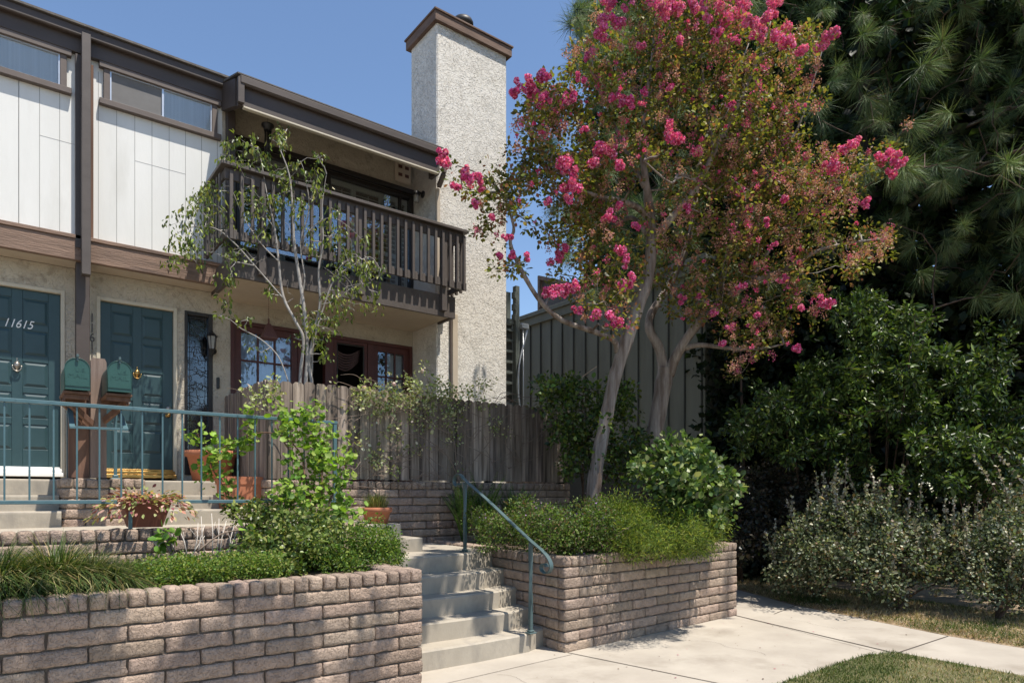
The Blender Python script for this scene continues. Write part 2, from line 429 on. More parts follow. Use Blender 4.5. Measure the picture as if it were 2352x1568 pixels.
def merge(acc):
    V = []; F = []; C = []; n = 0
    for a, f, c in acc: V.append(a); F.append(f + n); C.append(c); n += len(a)
    return np.concatenate(V), np.concatenate(F), np.concatenate(C)
def face_blocks(acc, p0, p1, outn, z0, ncourse, D=.10, start_half=False, cap=True, capD=.2, CH=.1016, end_round=True, res=1, skip=0, lastfull=False):
    """running-bond face from p0 to p1 (plan), outward normal outn; upright caps on top"""
    p0 = np.array([*p0, 0.]); p1 = np.array([*p1, 0.]); d = p1 - p0; L = np.linalg.norm(d); ex = d / L; ey = np.array([*outn, 0.])
    BL = .4064
    for k in range(skip, ncourse):
        x = -BL / 2 if (k % 2) ^ start_half else 0.0
        while x < L - .01:
            a = max(x, 0); b = min(x + BL, L)
            if b - a > .05:
                ln = b - a - .009
                c = p0 + ex * (a + b) / 2 - ey * (D / 2 - rng.normal(0, .0022)) + np.array([0, 0, z0 + (k + .5) * CH])
                block(acc, c, ex, ey, (ln, D, CH - .0095 + rng.normal(0, .001)), res=res)
            x += BL
    if cap:
        n = round(L / .1016); w = L / n
        for i in range(n):
            c = p0 + ex * ((i + .5) * w) - ey * (capD / 2 - .004 - rng.normal(0, .003)) + np.array([0, 0, z0 + (ncourse + .5) * CH + rng.normal(0, .002)])
            block(acc, c, ex, ey, (w - .009 + rng.normal(0, .0015), capD, CH - .008), r=.015, res=res)
def wall_core(mb, poly, z0, z1):
    mb.prism(poly, 'z', z0, z1)

# ================================================================ GROUND
struct('ground', MB().prism([(-400, -400), (400, -400), (400, 400), (-400, 400)], 'z', -.30, -.06), MT['soil'])
EDGE = [(7.91, -8), (7.91, 2.14), (7.97, 2.81), (8.36, 4.15), (8.55, 4.84), (9.30, 6.29), (9.75, 7.5), (9.9, 10)]
struct('pavement', MB().prism([(-14, -14), (7.91, -14)] + EDGE + [(9.6, 10), (7.6, 6.6), (7.1, 4.5), (2.3, 4.2), (-14, 4.2)][:0] + [(7.6, 10), (7.2, 5.2), (4.3, 5.3), (-14, 5.0)], 'z', -.08, 0), MT['concrete'])
LAWN = [(3.2, -6), (6.70, -6), (6.64, 1.7), (6.69, 2.3), (6.70, 2.80), (6.33, 2.905), (5.64, 2.915), (4.96, 2.88), (3.2, 2.86)]
struct('lawn', MB().prism(LAWN, 'z', -.02, .012), MT['turf'])
VERGE = [(7.93, -8), (7.93, 2.14), (7.99, 2.81), (8.38, 4.15), (8.57, 4.84), (9.32, 6.29), (9.77, 7.5), (9.92, 10), (12, 12), (40, 12), (40, -8)]
struct('grass_verge', MB().prism(VERGE, 'z', -.05, -.002), MT['verge'])
j = MB()
def jl(a, b, w=.012):
    a = Vector((*a, .0)); b = Vector((*b, .0)); d = (b - a).normalized(); n = Vector((-d.y, d.x, 0)) * w / 2
    j.add([a - n + Vector((0, 0, .004)), b - n + Vector((0, 0, .004)), b + n + Vector((0, 0, .004)), a + n + Vector((0, 0, .004))], [(0, 1, 2, 3)])
jl((4.27, 4.70), (4.51, 3.22)); jl((4.51, 3.22), (4.56, 2.9))
jl((7.24, 4.89), (6.70, 2.81), .022); jl((7.18, 4.7), (6.62, 2.95), .005); jl((7.71, 4.66), (8.56, 4.85)); jl((6.72, 2.80), (7.96, 2.81), .014); jl((7.24, 4.89), (7.71, 6.7), .02)
jl((2.66, 4.50), (4.25, 4.62), .006)
jl((4.51, 3.22), (-6, 2.1)); jl((1.9, 2.9), (1.6, -5)); jl((6.7, -.4), (7.9, -.4)); jl((7.9, 6.9), (9.4, 7.05))
rc = random.Random(4)
for (x, y, a, L) in ((5.6, 4.3, -.5, .9), (3.2, 3.9, .4, .7), (7.4, 3.7, 1.3, .8)):     # hairline cracks
    for k in range(int(L / .06)):
        nx, ny = x + .06 * math.cos(a), y + .06 * math.sin(a); jl((x, y), (nx, ny), .0028); x, y = nx, ny; a += rc.uniform(-.5, .5)
struct('pavement_joints', j, MT['joint'])

# ================================================================ RETAINING WALLS
Z0 = -.01
def brick_wall_thing(name, label, cat, faces, core, z0, nc, capends=()):
    acc = []
    for f in faces: face_blocks(acc, **f)
    V, F, C = merge(acc)
    me = bpy.data.meshes.new(name)
    t = thing(name, label, cat, (float(V[:, 0].mean()), float(V[:, 1].mean()), float(V[:, 2].min())))
    cm = MB(); wall_core(cm, core, z0 - .02, z0 + nc * .1016 + .085)
    part('mortar_core', cm, MT['mortar'], t)
    npmesh('block_facing', V, F, MT['brick'], t, C, smooth=True)
    return t
# front wall, left of the stairs
brick_wall_thing('front_retaining_wall', 'long slump-block retaining wall across the lower left, clump grass and clipped hedge growing over its top', 'retaining wall',
    [dict(p0=(-1.0, 4.62), p1=(2.66, 4.62), outn=(0, -1), z0=Z0, ncourse=8),
     dict(p0=(2.66, 4.73), p1=(2.66, 6.2), outn=(1, 0), z0=Z0, ncourse=8, capD=.2)],
    [(-1.0, 4.65), (2.63, 4.65), (2.63, 6.2), (2.47, 6.2), (2.47, 4.80), (-1.0, 4.80)], Z0, 8)
# right planter (slightly skewed to the house)
PA, PB, PC_, PD = (4.24, 4.71), (7.28, 4.90), (7.42, 7.3), (4.48, 7.5)
def nrm2(a, b): d = Vector((b[0] - a[0], b[1] - a[1])).normalized(); return (d.y, -d.x)
dn = nrm2(PA, PB); sn = nrm2(PD, PA); rn = nrm2(PB, PC_)
def inset(p, q, t, n): return None
brick_wall_thing('raised_planter', 'slump-block raised planter right of the front steps, holding ferns and the flowering tree', 'raised planter',
    [dict(p0=PA, p1=PB, outn=dn, z0=Z0, ncourse=8),
     dict(p0=(4.249, 4.82), p1=PD, outn=sn, z0=Z0, ncourse=8, start_half=True),
     dict(p0=(7.286, 5.01), p1=PC_, outn=rn, z0=Z0, ncourse=8, start_half=True)],
    [(4.274, 4.745), (7.25, 4.932), (7.39, 7.3), (7.22, 7.3), (7.09, 5.09), (4.44, 4.92), (4.66, 7.5), (4.50, 7.5)], Z0, 8)
# middle wall carrying the railing
brick_wall_thing('terrace_wall', 'low slump-block terrace wall behind the grass clump, carrying the teal railing', 'retaining wall',
    [dict(p0=(-1.2, 6.25), p1=(2.95, 6.25), outn=(0, -1), z0=.804, ncourse=3, start_half=True, capD=.24)],
    [(-1.2, 6.28), (2.93, 6.28), (2.93, 6.46), (-1.2, 6.46)], .804, 3)
# base wall under the fence
brick_wall_thing('fence_base_wall', 'slump-block wall directly below the weathered board fence, capped by upright blocks', 'brick wall',
    [dict(p0=(2.38, 7.56), p1=(6.92, 7.56), outn=(0, -1), z0=.85, ncourse=7),
     dict(p0=(2.38, 8.4), p1=(2.38, 7.67), outn=(-1, 0), z0=1.16, ncourse=4, start_half=True)],
    [(2.41, 7.59), (6.9, 7.59), (6.9, 7.75), (2.55, 7.75), (2.55, 8.4), (2.40, 8.4)], .85, 7)
# pier between the two door steps
brick_wall_thing('brick_pier', 'slump-block pier between the two doorsteps, under the mailbox post', 'brick pier',
    [dict(p0=(.49, 7.88), p1=(1.23, 7.88), outn=(0, -1), z0=1.15, ncourse=4, capD=.26, start_half=True),
     dict(p0=(1.23, 7.98), p1=(1.23, 8.38), outn=(1, 0), z0=1.15, ncourse=4), dict(p0=(.49, 8.38), p1=(.49, 7.98), outn=(-1, 0), z0=1.15, ncourse=4)],
    [(.51, 7.90), (1.21, 7.90), (1.21, 8.38), (.51, 8.38)], 1.15, 4)

# soil
struct('planter_soil', MB().prism([(4.44, 4.9), (7.1, 5.08), (7.22, 7.2), (6.9, 7.58), (4.64, 7.58)], 'z', .5, .855), MT['soil'])
struct('bed_soil', MB().prism([(-1.0, 4.8), (2.48, 4.8), (2.48, 6.27), (-1.0, 6.27)], 'z', .5, .85), MT['soil'])
struct('rear_ground', MB().prism([(6.92, 7.2), (7.42, 7.2), (12, 14), (12, 30), (-3, 30), (-3, 10), (6.92, 10)], 'z', -.05, .80), MT['soil'])
struct('patio', MB().prism([(2.56, 7.76), (6.88, 7.76), (6.88, 9.42), (2.56, 9.42)], 'z', 1.2, 1.66), MT['step'])

# ================================================================ STEPS
st = MB()
for k in range(5):
    v = 4.95 + .245 * k; z1 = .174 * (k + 1)
    off = .0
    top = [(2.675, v - .02 + .012 * k), (3.4, v - .03), (4.00, v), (4.035, v + .02), (4.33 + .02 * k, v + .13), (4.47, 7.56), (2.675, 7.56)]
    zb = .174 * k if k else -.05
    n = len(top)
    # lip: small bevel along the nose
    vs = [(x, y, zb) for x, y in top] + [(x, y, z1 - .015) for x, y in top] + [(x, y + (.014 if i < 5 else 0), z1) for i, (x, y) in enumerate(top)]
    F = [tuple(range(2 * n, 3 * n))]
    for i in range(n):
        q = (i + 1) % n
        F += [(i, q, n + q, n + i), (n + i, n + q, 2 * n + q, 2 * n + i)]
    st.add(vs, F)
sx = thing('front_steps', 'flight of five pale concrete steps between the two block walls, dappled with shade', 'steps', (3.4, 5.6, 0))
part('step_block', st, MT['step'], sx)
up = MB().box(2.95, 3.72, 6.46, 7.56, .86, 1.02, .01).box(-1.2, 3.45, 6.46, 7.56, .86, 1.18, .01).box(-1.2, 2.38, 7.55, 8.5, .9, 1.176, .0)
struct('terrace_path', up, MT['step'])
def door_steps(u0, u1, label):
    t = thing('door_steps', label, 'steps', ((u0 + u1) / 2, 8.3, 1.18), 'concrete steps up to the doors')
    m = MB()
    for i, (v, z) in enumerate(((7.8, 1.332), (8.1, 1.487), (8.4, 1.65))):
        xs = np.linspace(u0, u1, 9); arc = [(x, v - .05 * math.sin(math.pi * min(1, max(0, (x - u0) / (u1 - u0))))) for x in xs]
        top = arc + [(u1, 8.5 if i < 2 else 9.5), (u0, 8.5 if i < 2 else 9.5)]
        n = len(top)
        vs = [(x, y, z - .16) for x, y in top] + [(x, y - .006, z - .022) for x, y in top] + [(x, y - .004, z - .008) for x, y in top] + [(x, y + .01, z) for x, y in top]
        F = [tuple(range(3 * n, 4 * n))]
        for a in range(3):
            for q in range(n): r_ = (q + 1) % n; F.append((a * n + q, a * n + r_, (a + 1) * n + r_, (a + 1) * n + q))
        m.add(vs, F)
    part('step_block', m, MT['step'], t)
door_steps(-1.0, .49, 'concrete steps up to the left green door, partly in sharp shadow')
door_steps(1.23, 2.37, 'concrete steps up to the right green door, behind the potted geranium')
struct('door_landing', MB().box(.485, 1.235, 8.38, 9.5, 1.3, 1.645), MT['step'])

# ================================================================ TOWNHOUSE
H = thing('townhouse', 'two-storey cream stucco townhouse with dark brown trim, white siding, green front doors and tall chimney', 'house', (2, 9.5, 0))
def holed(name, u0, u1, z0, z1, v, openings, mat, th=.14, parent=None):
    us = sorted({u0, u1, *[o[0] for o in openings], *[o[1] for o in openings]}); zs = sorted({z0, z1, *[o[2] for o in openings], *[o[3] for o in openings]})
    us = [x for x in us if u0 <= x <= u1]; zs = [x for x in zs if z0 <= x <= z1]
    m = MB(); ix = {}
    def g(x, z, y):
        k = (x, z, y)
        if k not in ix: ix[k] = len(m.v); m.v.append(Vector((x, y, z))); m.c.append((1, 1, 1))
        return ix[k]
    for a in range(len(us) - 1):
        for b in range(len(zs) - 1):
            cu, cz = (us[a] + us[a + 1]) / 2, (zs[b] + zs[b + 1]) / 2
            if any(o[0] < cu < o[1] and o[2] < cz < o[3] for o in openings): continue
            m.f.append([g(us[a], zs[b], v), g(us[a + 1], zs[b], v), g(us[a + 1], zs[b + 1], v), g(us[a], zs[b + 1], v)]); m.mi.append(0); m.smf.append(False)
    for o in openings:
        c = [(o[0], o[2]), (o[1], o[2]), (o[1], o[3]), (o[0], o[3])]
        for i in range(4):
            p, q = c[i], c[(i + 1) % 4]
            m.add([(p[0], v, p[1]), (q[0], v, q[1]), (q[0], v + th, q[1]), (p[0], v + th, p[1])], [(0, 1, 2, 3)])
    return part(name, m, mat, parent or H)
VW = 9.44
D1 = (-.27, .625, 1.66, 3.875); D2 = (.945, 1.825, 1.66, 3.865); SL = (1.915, 2.255, 1.75, 3.87); FR = (2.48, 5.235, 1.66, 3.845)
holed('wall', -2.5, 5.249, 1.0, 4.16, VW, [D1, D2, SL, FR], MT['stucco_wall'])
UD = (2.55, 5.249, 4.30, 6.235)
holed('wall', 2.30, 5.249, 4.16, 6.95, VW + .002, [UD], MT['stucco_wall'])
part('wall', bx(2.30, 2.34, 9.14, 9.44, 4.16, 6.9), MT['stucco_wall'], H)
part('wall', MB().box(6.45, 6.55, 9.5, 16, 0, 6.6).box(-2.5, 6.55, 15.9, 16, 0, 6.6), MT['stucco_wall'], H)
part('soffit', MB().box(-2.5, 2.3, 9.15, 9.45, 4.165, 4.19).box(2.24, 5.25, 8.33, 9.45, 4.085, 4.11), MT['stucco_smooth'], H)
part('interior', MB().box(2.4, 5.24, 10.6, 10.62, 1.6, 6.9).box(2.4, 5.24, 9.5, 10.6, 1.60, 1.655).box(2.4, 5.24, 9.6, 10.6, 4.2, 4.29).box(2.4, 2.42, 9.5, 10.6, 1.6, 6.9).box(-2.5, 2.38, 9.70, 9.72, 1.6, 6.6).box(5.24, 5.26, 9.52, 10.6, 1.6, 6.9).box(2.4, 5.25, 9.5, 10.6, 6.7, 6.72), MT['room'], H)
# chimney
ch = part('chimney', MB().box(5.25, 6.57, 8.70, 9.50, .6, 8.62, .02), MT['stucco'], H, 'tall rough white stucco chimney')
cm = MB()
z = 8.60
for a in ((5.19, 6.63, 8.64, 8.70), (5.19, 6.63, 9.50, 9.56)): cm.box(*a, z, z + .14, .004)
for a in ((5.19, 5.25, 8.70, 9.50), (6.57, 6.63, 8.70, 9.50)): cm.box(*a, z, z + .14, .004)
cm.box(5.17, 6.65, 8.62, 9.58, z + .141, z + .17, .004)
part('chimney_cap', cm, MT['captrim'], ch)
part('flue', MB().lathe([(.001, .0), (.13, 0), (.13, .28), (.17, .30), (.17, .36), (.15, .40), (.001, .41)], (5.98, 9.1, z + .17)), MT['blackframe'], ch)
# siding with V-grooves
sd = part('siding', MB().box(-2.5, 2.34, 9.14, 9.26, 4.42, 6.70), MT['siding'], H, 'white vertical board siding')
g = MB()
for u in [.185 - .187 * k for k in range(12)] + [.185, .372, .558] + [.933, 1.118, 1.307, 1.491, 1.68, 1.865, 2.052, 2.24]:
    g.box(u - .0022, u + .0022, 9.1375, 9.142, 4.44, 6.42)
for a, b_ in ((.37, .73), (1.31, 1.87), (-.6, .0)): g.box(a, b_, 9.1380, 9.142, 5.4965, 5.498)
part('groove', g, MT['groove'], H, kind='stuff')
bm_ = part('beam', bx(-2.5, 2.33, 9.07, 9.14, 4.16, 4.40, .006), MT['beam'], H, 'weathered brown beam below the siding')
part('beam_trim', bx(-2.5, 2.33, 9.055, 9.15, 4.402, 4.445, .004), MT['beam'], H)
part('post', bx(.712, .848, 9.13, 9.26, 1.645, 4.158, .005), MT['brown'], H)
part('post', bx(.752, .840, 8.93, 9.05, 3.98, 6.70, .004), MT['greybrown'], H)
part('post', bx(.70, .76, 9.055, 9.10, 4.30, 6.50, .004), MT['brown'], H)
part('post', bx(.842, .880, 9.09, 9.135, 4.36, 6.45, .004), MT['redwood'], H)
part('post', bx(2.342, 2.44, 9.05, 9.20, 4.10, 6.45, .004), MT['brown'], H)
# fascias, gutter, roofs
part('fascia', MB().box(-2.5, 2.36, 9.07, 9.14, 6.525, 6.76, .004).box(-2.5, 2.36, 9.00, 9.069, 6.69, 6.795, .012), MT['brown'], H)
part('fascia', MB().box(2.30, 5.13, 8.42, 8.48, 6.19, 6.50, .005).box(2.30, 5.13, 8.35, 8.42, 6.42, 6.535, .02).prism([(8.484, 6.20), (8.484, 6.53), (9.1, 6.76), (9.1, 6.42)], 'x', 2.28, 2.35).box(2.285, 2.36, 8.36, 8.41, 6.2, 6.5, .003).box(5.10, 5.16, 8.484, 8.695, 6.2, 6.5, .004), MT['brown'], H)
part('fascia_trim', MB().box(2.36, 5.10, 8.40, 8.46, 6.168, 6.188, .002), MT['jamb'], H)
rf = MB().prism([(8.97, 6.796), (8.97, 6.82), (13.5, 8.30), (16.2, 7.2), (16.2, 7.1), (13.5, 8.15), (9.2, 6.80)], 'x', -2.5, 6.7)
rf.prism([(8.36, 6.535), (8.36, 6.55), (9.6, 6.97), (9.6, 6.93)], 'x', 2.28, 5.16)
part('roof', rf, MT['roof'], H)
part('ceiling', MB().prism([(8.47, 6.28), (8.47, 6.30), (9.45, 6.80), (9.45, 6.78)], 'x', 2.35, 5.10), MT['stucco_smooth'], H)
# downspouts
dp = MB().box(5.16, 5.215, 8.36, 8.42, 6.20, 6.42, .004).bar((5.19, 8.40, 6.20), (5.235, 8.62, 6.10), .06, .06)
part('gutter_outlet', dp, MT['browntrim'], H)
part('downspout', MB().box(5.215, 5.27, 8.635, 8.695, 4.4, 6.08, .006), MT['stucco_smooth'], H)
a = atv(1037, 800, 8.66); b_ = atv(1048, 800, 8.66)
part('downspout', MB().box(a.x + .012, b_.x + .02, 8.64, 8.698, 1.2, 4.25, .006), MT['stucco_smooth'], H)
part('downspout_strap', MB().box(a.x - .012, a.x + .008, 8.66, 8.698, 1.2, 4.20), MT['browntrim'], H)

# --- doors
def door(x0, x1, label, metal, thr):
    z0, z1 = 1.81, 3.835
    d = part('door', MB().box(x0, x1, VW + .055, VW + .10, z0, z1, .002), MT['doorgreen'], H, label)
    fr = MB(); y = VW + .043
    sw, mw = .115, .10; w = x1 - x0; pw = (w - 2 * sw - mw) / 2
    cols = [(x0 + sw, x0 + sw + pw), (x1 - sw - pw, x1 - sw)]
    ph = .288; gap = (z1 - z0 - .20 - .10 - 5 * ph) / 4
    rows = [(z0 + .20 + i * (ph + gap), z0 + .20 + i * (ph + gap) + ph) for i in range(5)]
    fr.box(x0, x0 + sw, y, VW + .056, z0, z1, .003).box(x1 - sw, x1, y, VW + .056, z0, z1, .003)
    fr.box(cols[0][1], cols[1][0], y + .0005, VW + .056, z0, z1, .003)
    zz = [z0] + [q for r_ in rows for q in r_] + [z1]
    for c in cols:
        for i in range(0, len(zz), 2): fr.box(c[0], c[1], y + .001, VW + .056, zz[i], zz[i + 1], .003)
    part('door_frame', fr, MT['doorgreen'], d)
    pn = MB()
    for c in cols:
        for r_ in rows:
            a, b2, c2, e = c[0] + .008, c[1] - .008, r_[0] + .008, r_[1] - .008; q = .028
            pn.add([(a, VW + .0545, c2), (b2, VW + .0545, c2), (b2, VW + .0545, e), (a, VW + .0545, e),
                    (a + q, y + .001, c2 + q), (b2 - q, y + .001, c2 + q), (b2 - q, y + .001, e - q), (a + q, y + .001, e - q)],
                   [(4, 5, 6, 7), (0, 1, 5, 4), (1, 2, 6, 5), (2, 3, 7, 6), (3, 0, 4, 7)])
    part('raised_panel', pn, MT['doorgreen'], d)
    jm = MB().box(x0 - .042, x0 - .002, VW - .012, VW + .11, 1.69, z1 + .045, .003).box(x1 + .002, x1 + .042, VW - .012, VW + .11, 1.69, z1 + .045, .003).box(x0 - .002, x1 + .002, VW - .011, VW + .11, z1 + .004, z1 + .044, .003)
    part('door_jamb', jm, MT['jamb'], d)
    th = MB().box(x0 - .03, x1 + .03, VW - .05, VW + .05, 1.70, 1.745, .006).box(x0 - .02, x1 + .02, VW - .02, VW + .05, 1.746, 1.79, .008).box(x0, x1, VW + .02, VW + .054, 1.79, 1.812, .004)
    part('threshold', th, thr, d)
    return d
d1 = door(-.23, .585, 'green panelled door with white house number and pewter knocker', 'pewter', MT['white'])
d2 = door(.985, 1.785, 'green panelled door with brass knocker and lock', 'brass', MT['brass'])
def knocker(parent, c, mat):
    k = MB(); x, y, z = c
    k.lathe([(.001, .09), (.004, .085), (.006, .075), (.003, .068), (.011, .058), (.006, .05), (.016, .045), (.03, .03), (.033, .005), (.028, -.02), (.012, -.04), (.004, -.05), (.008, -.06), (.001, -.07)], (x, y, z), 14)
    pts = [(x + .042 * math.sin(t), y - .02, z - .005 - .055 * math.cos(t) - .0) for t in np.linspace(-1.75, 1.75, 15)]
    k.tube(pts, .007, 8)
    part('knocker', k, mat, parent)
p = atv(39, 840, VW + .02); knocker(d1, (p.x, VW + .025, p.z), MT['pewter'])
p = atv(315, 858, VW + .02); knocker(d2, (p.x, VW + .025, p.z), MT['brass'])
p = atv(388, 937, VW); q = atv(387, 951, VW)
kb = MB(); kb.T = Matrix.Translation((p.x, VW + .045, p.z)) @ Matrix.Rotation(math.radians(90), 4, 'X'); kb.lathe([(.001, .03), (.02, .03), (.027, .02), (.03, 0)], (0, 0, 0), 18)
part('deadbolt', kb, MT['pewter'], d2)
kb = MB(); kb.T = Matrix.Translation((q.x, VW + .045, q.z - .01)) @ Matrix.Rotation(math.radians(90), 4, 'X'); kb.lathe([(.001, .075), (.02, .07), (.028, .055), (.022, .04), (.011, .03), (.012, .012), (.028, .006), (.03, 0)], (0, 0, 0), 18)
part('door_knob', kb, MT['brass'], d2)
p = atv(41, 744, VW + .04)
put_text('house_number', '11615', .135, (p.x, VW + .042, p.z), MT['white'], d1, shear=.35, sx=.82)
for i, (chh, y) in enumerate(zip('11611', (731, 754, 776, 796, 817))):
    p = atv(211.5, y, VW)
    put_text('house_number', chh, .15, (p.x, VW - .006, p.z), MT['digits_dark'], H, sx=.8)

# --- leaded sidelight
sl_ = part('sidelight', MB().box(SL[0], SL[0] + .035, VW - .012, VW + .08, SL[2], SL[3], .003).box(SL[1] - .05, SL[1], VW - .012, VW + .08, SL[2], SL[3], .003)
     .box(SL[0] + .036, SL[1] - .051, VW - .011, VW + .08, SL[3] - .045, SL[3], .003).box(SL[0] + .036, SL[1] - .051, VW - .011, VW + .08, SL[2], SL[2] + .12, .003), MT['blackframe'], H, 'tall leaded glass sidelight')
part('pane', bx(SL[0] + .036, SL[1] - .051, VW + .04, VW + .046, SL[2] + .12, SL[3] - .046), MT['glasslead'], sl_)
lead = MB(); r2 = np.random.default_rng(3)
x0, x1, z0, z1 = SL[0] + .04, SL[1] - .055, SL[2] + .13, SL[3] - .05
for q in range(60):
    cx_, cz_ = r2.uniform(x0 + .02, x1 - .02), r2.uniform(z0 + .04, z1 - .04); R0 = r2.uniform(.02, .055); a0 = r2.uniform(0, 6.28); sg = r2.choice([-1, 1]); tr = r2.uniform(2.5, 6)
    pts = []
    for t in np.linspace(0, 1, 12):
        R = R0 * (1 - .65 * t); a = a0 + sg * tr * t
        pts.append((min(x1, max(x0, cx_ + R * math.cos(a))), VW + .037, min(z1, max(z0, cz_ + 1.6 * R * math.sin(a)))))
    lead.tube(pts, .0035, 5)
for q in range(22):
    zz = r2.uniform(z0, z1); pts = [(x0, VW + .037, zz), ((x0 + x1) / 2, VW + .037, zz + r2.uniform(-.06, .06)), (x1, VW + .037, zz + r2.uniform(-.03, .03))]
    lead.tube(pts, .003, 4)
for xx in (x0 + .03, x1 - .03): lead.tube([(xx, VW + .037, z0), (xx, VW + .037, z1)], .003, 4)
part('lead_pattern', lead, MT['lead'], sl_)
p = atv(500, 880, VW)
part('intercom', bx(p.x - .018, p.x + .018, VW - .03, VW, p.z - .075, p.z + .075, .006), MT['black'], H)

# --- french doors on the ground floor
f = MB()
def rect_frame(m, x0, x1, z0, z1, w, y0, y1, b=.003):
    m.box(x0, x0 + w, y0, y1, z0, z1, b).box(x1 - w, x1, y0, y1, z0, z1, b).box(x0 + w, x1 - w, y0 + .001, y1, z1 - w, z1, b).box(x0 + w, x1 - w, y0 + .001, y1, z0, z0 + w * 1.5, b)
fd = part('french_doors', (lambda m: (rect_frame(m, FR[0], FR[1], FR[2], FR[3], .05, VW - .02, VW + .1), m.box(3.40, 3.49, VW - .01, VW + .1, FR[2], FR[3] - .05, .003), m.box(3.80, 3.93, VW - .01, VW + .1, FR[2], FR[3] - .05, .003), m.box(4.47, 4.56, VW - .01, VW + .1, FR[2], FR[3] - .05, .003))[0] or m)(MB()), MT['maroon'], H, 'dark maroon french doors and windows')
def muntins(x0, x1, z0, z1, nc, nr, first=None):
    m = MB(); rect_frame(m, x0, x1, z0, z1, .09, VW + .01, VW + .07)
    a, b2, c2, e = x0 + .09, x1 - .09, z0 + .135, z1 - .09
    for i in range(1, nc): u = a + (b2 - a) * i / nc; m.box(u - .012, u + .012, VW + .02, VW + .06, c2, e, .003)
    for k in range(1, nr): zz = c2 + (e - c2) * k / nr; m.box(a, b2, VW + .022, VW + .058, zz - .012, zz + .012, .003)
    o = part('sash', m, MT['maroon'], fd)
    part('pane', bx(a - .01, b2 + .01, VW + .038, VW + .043, c2 - .01, e + .01), MT['glass'], o)
    return a, b2, c2, e
a, b2, c2, e = muntins(2.53, 3.40, FR[2], FR[3] - .05, 3, 5)
part('curtain', bx(a - .03, b2 + .03, VW + .12, VW + .125, c2, e), MT['curtain'], fd)
a, b2, c2, e = muntins(4.56, 5.185, FR[2], FR[3] - .05, 3, 5)
part('curtain', bx(a + .22, b2 + .03, VW + .14, VW + .145, c2, e), MT['blind'], fd)
m = MB(); rect_frame(m, 3.935, 4.465, FR[2], FR[3] - .05, .045, VW + .0, VW + .04); o = part('screen_door', m, MT['maroon'], fd)
m = MB(); rect_frame(m, 3.98, 4.42, FR[2] + .03, FR[3] - .1, .018, VW + .004, VW + .03); part('screen_frame', m, MT['blackframe'], o)
dr = MB(); 
for i in range(7):
    pts = [(3.98 + .46 * t, VW + .2 + .01 * i, 3.72 - .025 * i - (.10 + .012 * i) * math.sin(math.pi * t)) for t in np.linspace(0, 1, 12)]; dr.tube(pts, .014, 6)
part('drape', dr, M('drape', (.10, .06, .06), (.14, .09, .09), 8, .9), fd)

# --- upper sliding doors with plantation shutters
m = MB(); rect_frame(m, UD[0], UD[1], UD[2], UD[3], .055, VW - .03, VW + .08); m.box(3.80, 3.88, VW - .02, VW + .055, UD[2], UD[3] - .05, .003).box(5.015, 5.05, VW + .0, VW + .055, UD[2], UD[3] - .05, .003)
m.box(2.45, 5.249, VW - .10, VW - .031, 6.235, 6.30, .003)
sdr = part('sliding_doors', m, MT['blackframe'], H, 'dark framed sliding doors behind the balcony with shutters inside')
part('pane', bx(2.60, 5.19, VW + .028, VW + .033, 4.36, 6.185), MT['glassdark'], sdr)
for (a, b2) in ((2.60, 3.20), (3.20, 3.80), (3.88, 4.27), (4.27, 4.73), (4.73, 5.02), (5.05, 5.19)):
    s_ = MB(); w = .038
    s_.box(a, a + w, VW + .06, VW + .095, 4.32, 6.182, .002).box(b2 - w, b2 - .002, VW + .06, VW + .095, 4.32, 6.182, .002)
    for zz in ((6.10, 6.18), (4.32, 4.42), (5.22, 5.28)): s_.box(a + w, b2 - w, VW + .061, VW + .094, *zz, .002)
    z = 4.47
    while z < 6.08:
        if not 5.18 < z < 5.32:
            T = Matrix.Translation(((a + b2) / 2, VW + .077, z)) @ Matrix.Rotation(math.radians(28), 4, 'X'); s_.T = T
            s_.box(-(b2 - a) / 2 + w, (b2 - a) / 2 - w, -.034, .034, -.004, .004, .002); s_.T = None
        z += .068
    s_.box((a + b2) / 2 - .005, (a + b2) / 2 + .005, VW + .036, VW + .042, 4.5, 6.05)
    part('shutter', s_, MT['shutter'], sdr)

# --- clerestory windows
def clere(x0, x1, z0, z1, split, left_screen):
    m = MB(); y0 = 9.095; y1 = 9.142
    m.box(x0 - .065, x0 - .002, y0, y1, z0, z1, .003).box(x1 + .002, x1 + .065, y0, y1, z0, z1, .003)
    m.box(x0 - .11, x1 + .11, y0 - .02, y1, z1 + .001, z1 + .065, .004).box(x0 - .11, x1 + .11, y0 - .025, y1, z0 - .068, z0 - .001, .004)
    w = part('window', m, MT['browntrim'], H)
    fr = MB(); t = .014
    fr.box(x0, x1, y0 + .012, y1, z0, z0 + t).box(x0, x1, y0 + .012, y1, z1 - t, z1).box(x0, x0 + t, y0 + .011, y1, z0 + t, z1 - t).box(x1 - t, x1, y0 + .011, y1, z0 + t, z1 - t)
    fr.box(split - .011, split + .011, y0 + .008, y1, z0 + t, z1 - t)
    part('window_frame', fr, MT['alu'], w)
    part('pane', bx(x0 + t, x1 - t, 9.125, 9.13, z0 + t, z1 - t), MT['glassclear'], w)
    part('blind', bx(split + .011, x1 - t, 9.134, 9.1375, z0 + t, z1 - t), MT['blind'], w)
    part('blind' if not left_screen else 'insect_screen', bx(x0 + t, split - .011, 9.134 if not left_screen else 9.120, 9.1375 if not left_screen else 9.1235, z0 + t, z1 - t), MT['screen'] if left_screen else MT['blind'], w)
clere(1.047, 2.166, 6.10, 6.46, 1.605, True)
clere(-.56, .558, 6.10, 6.46, .0, False)

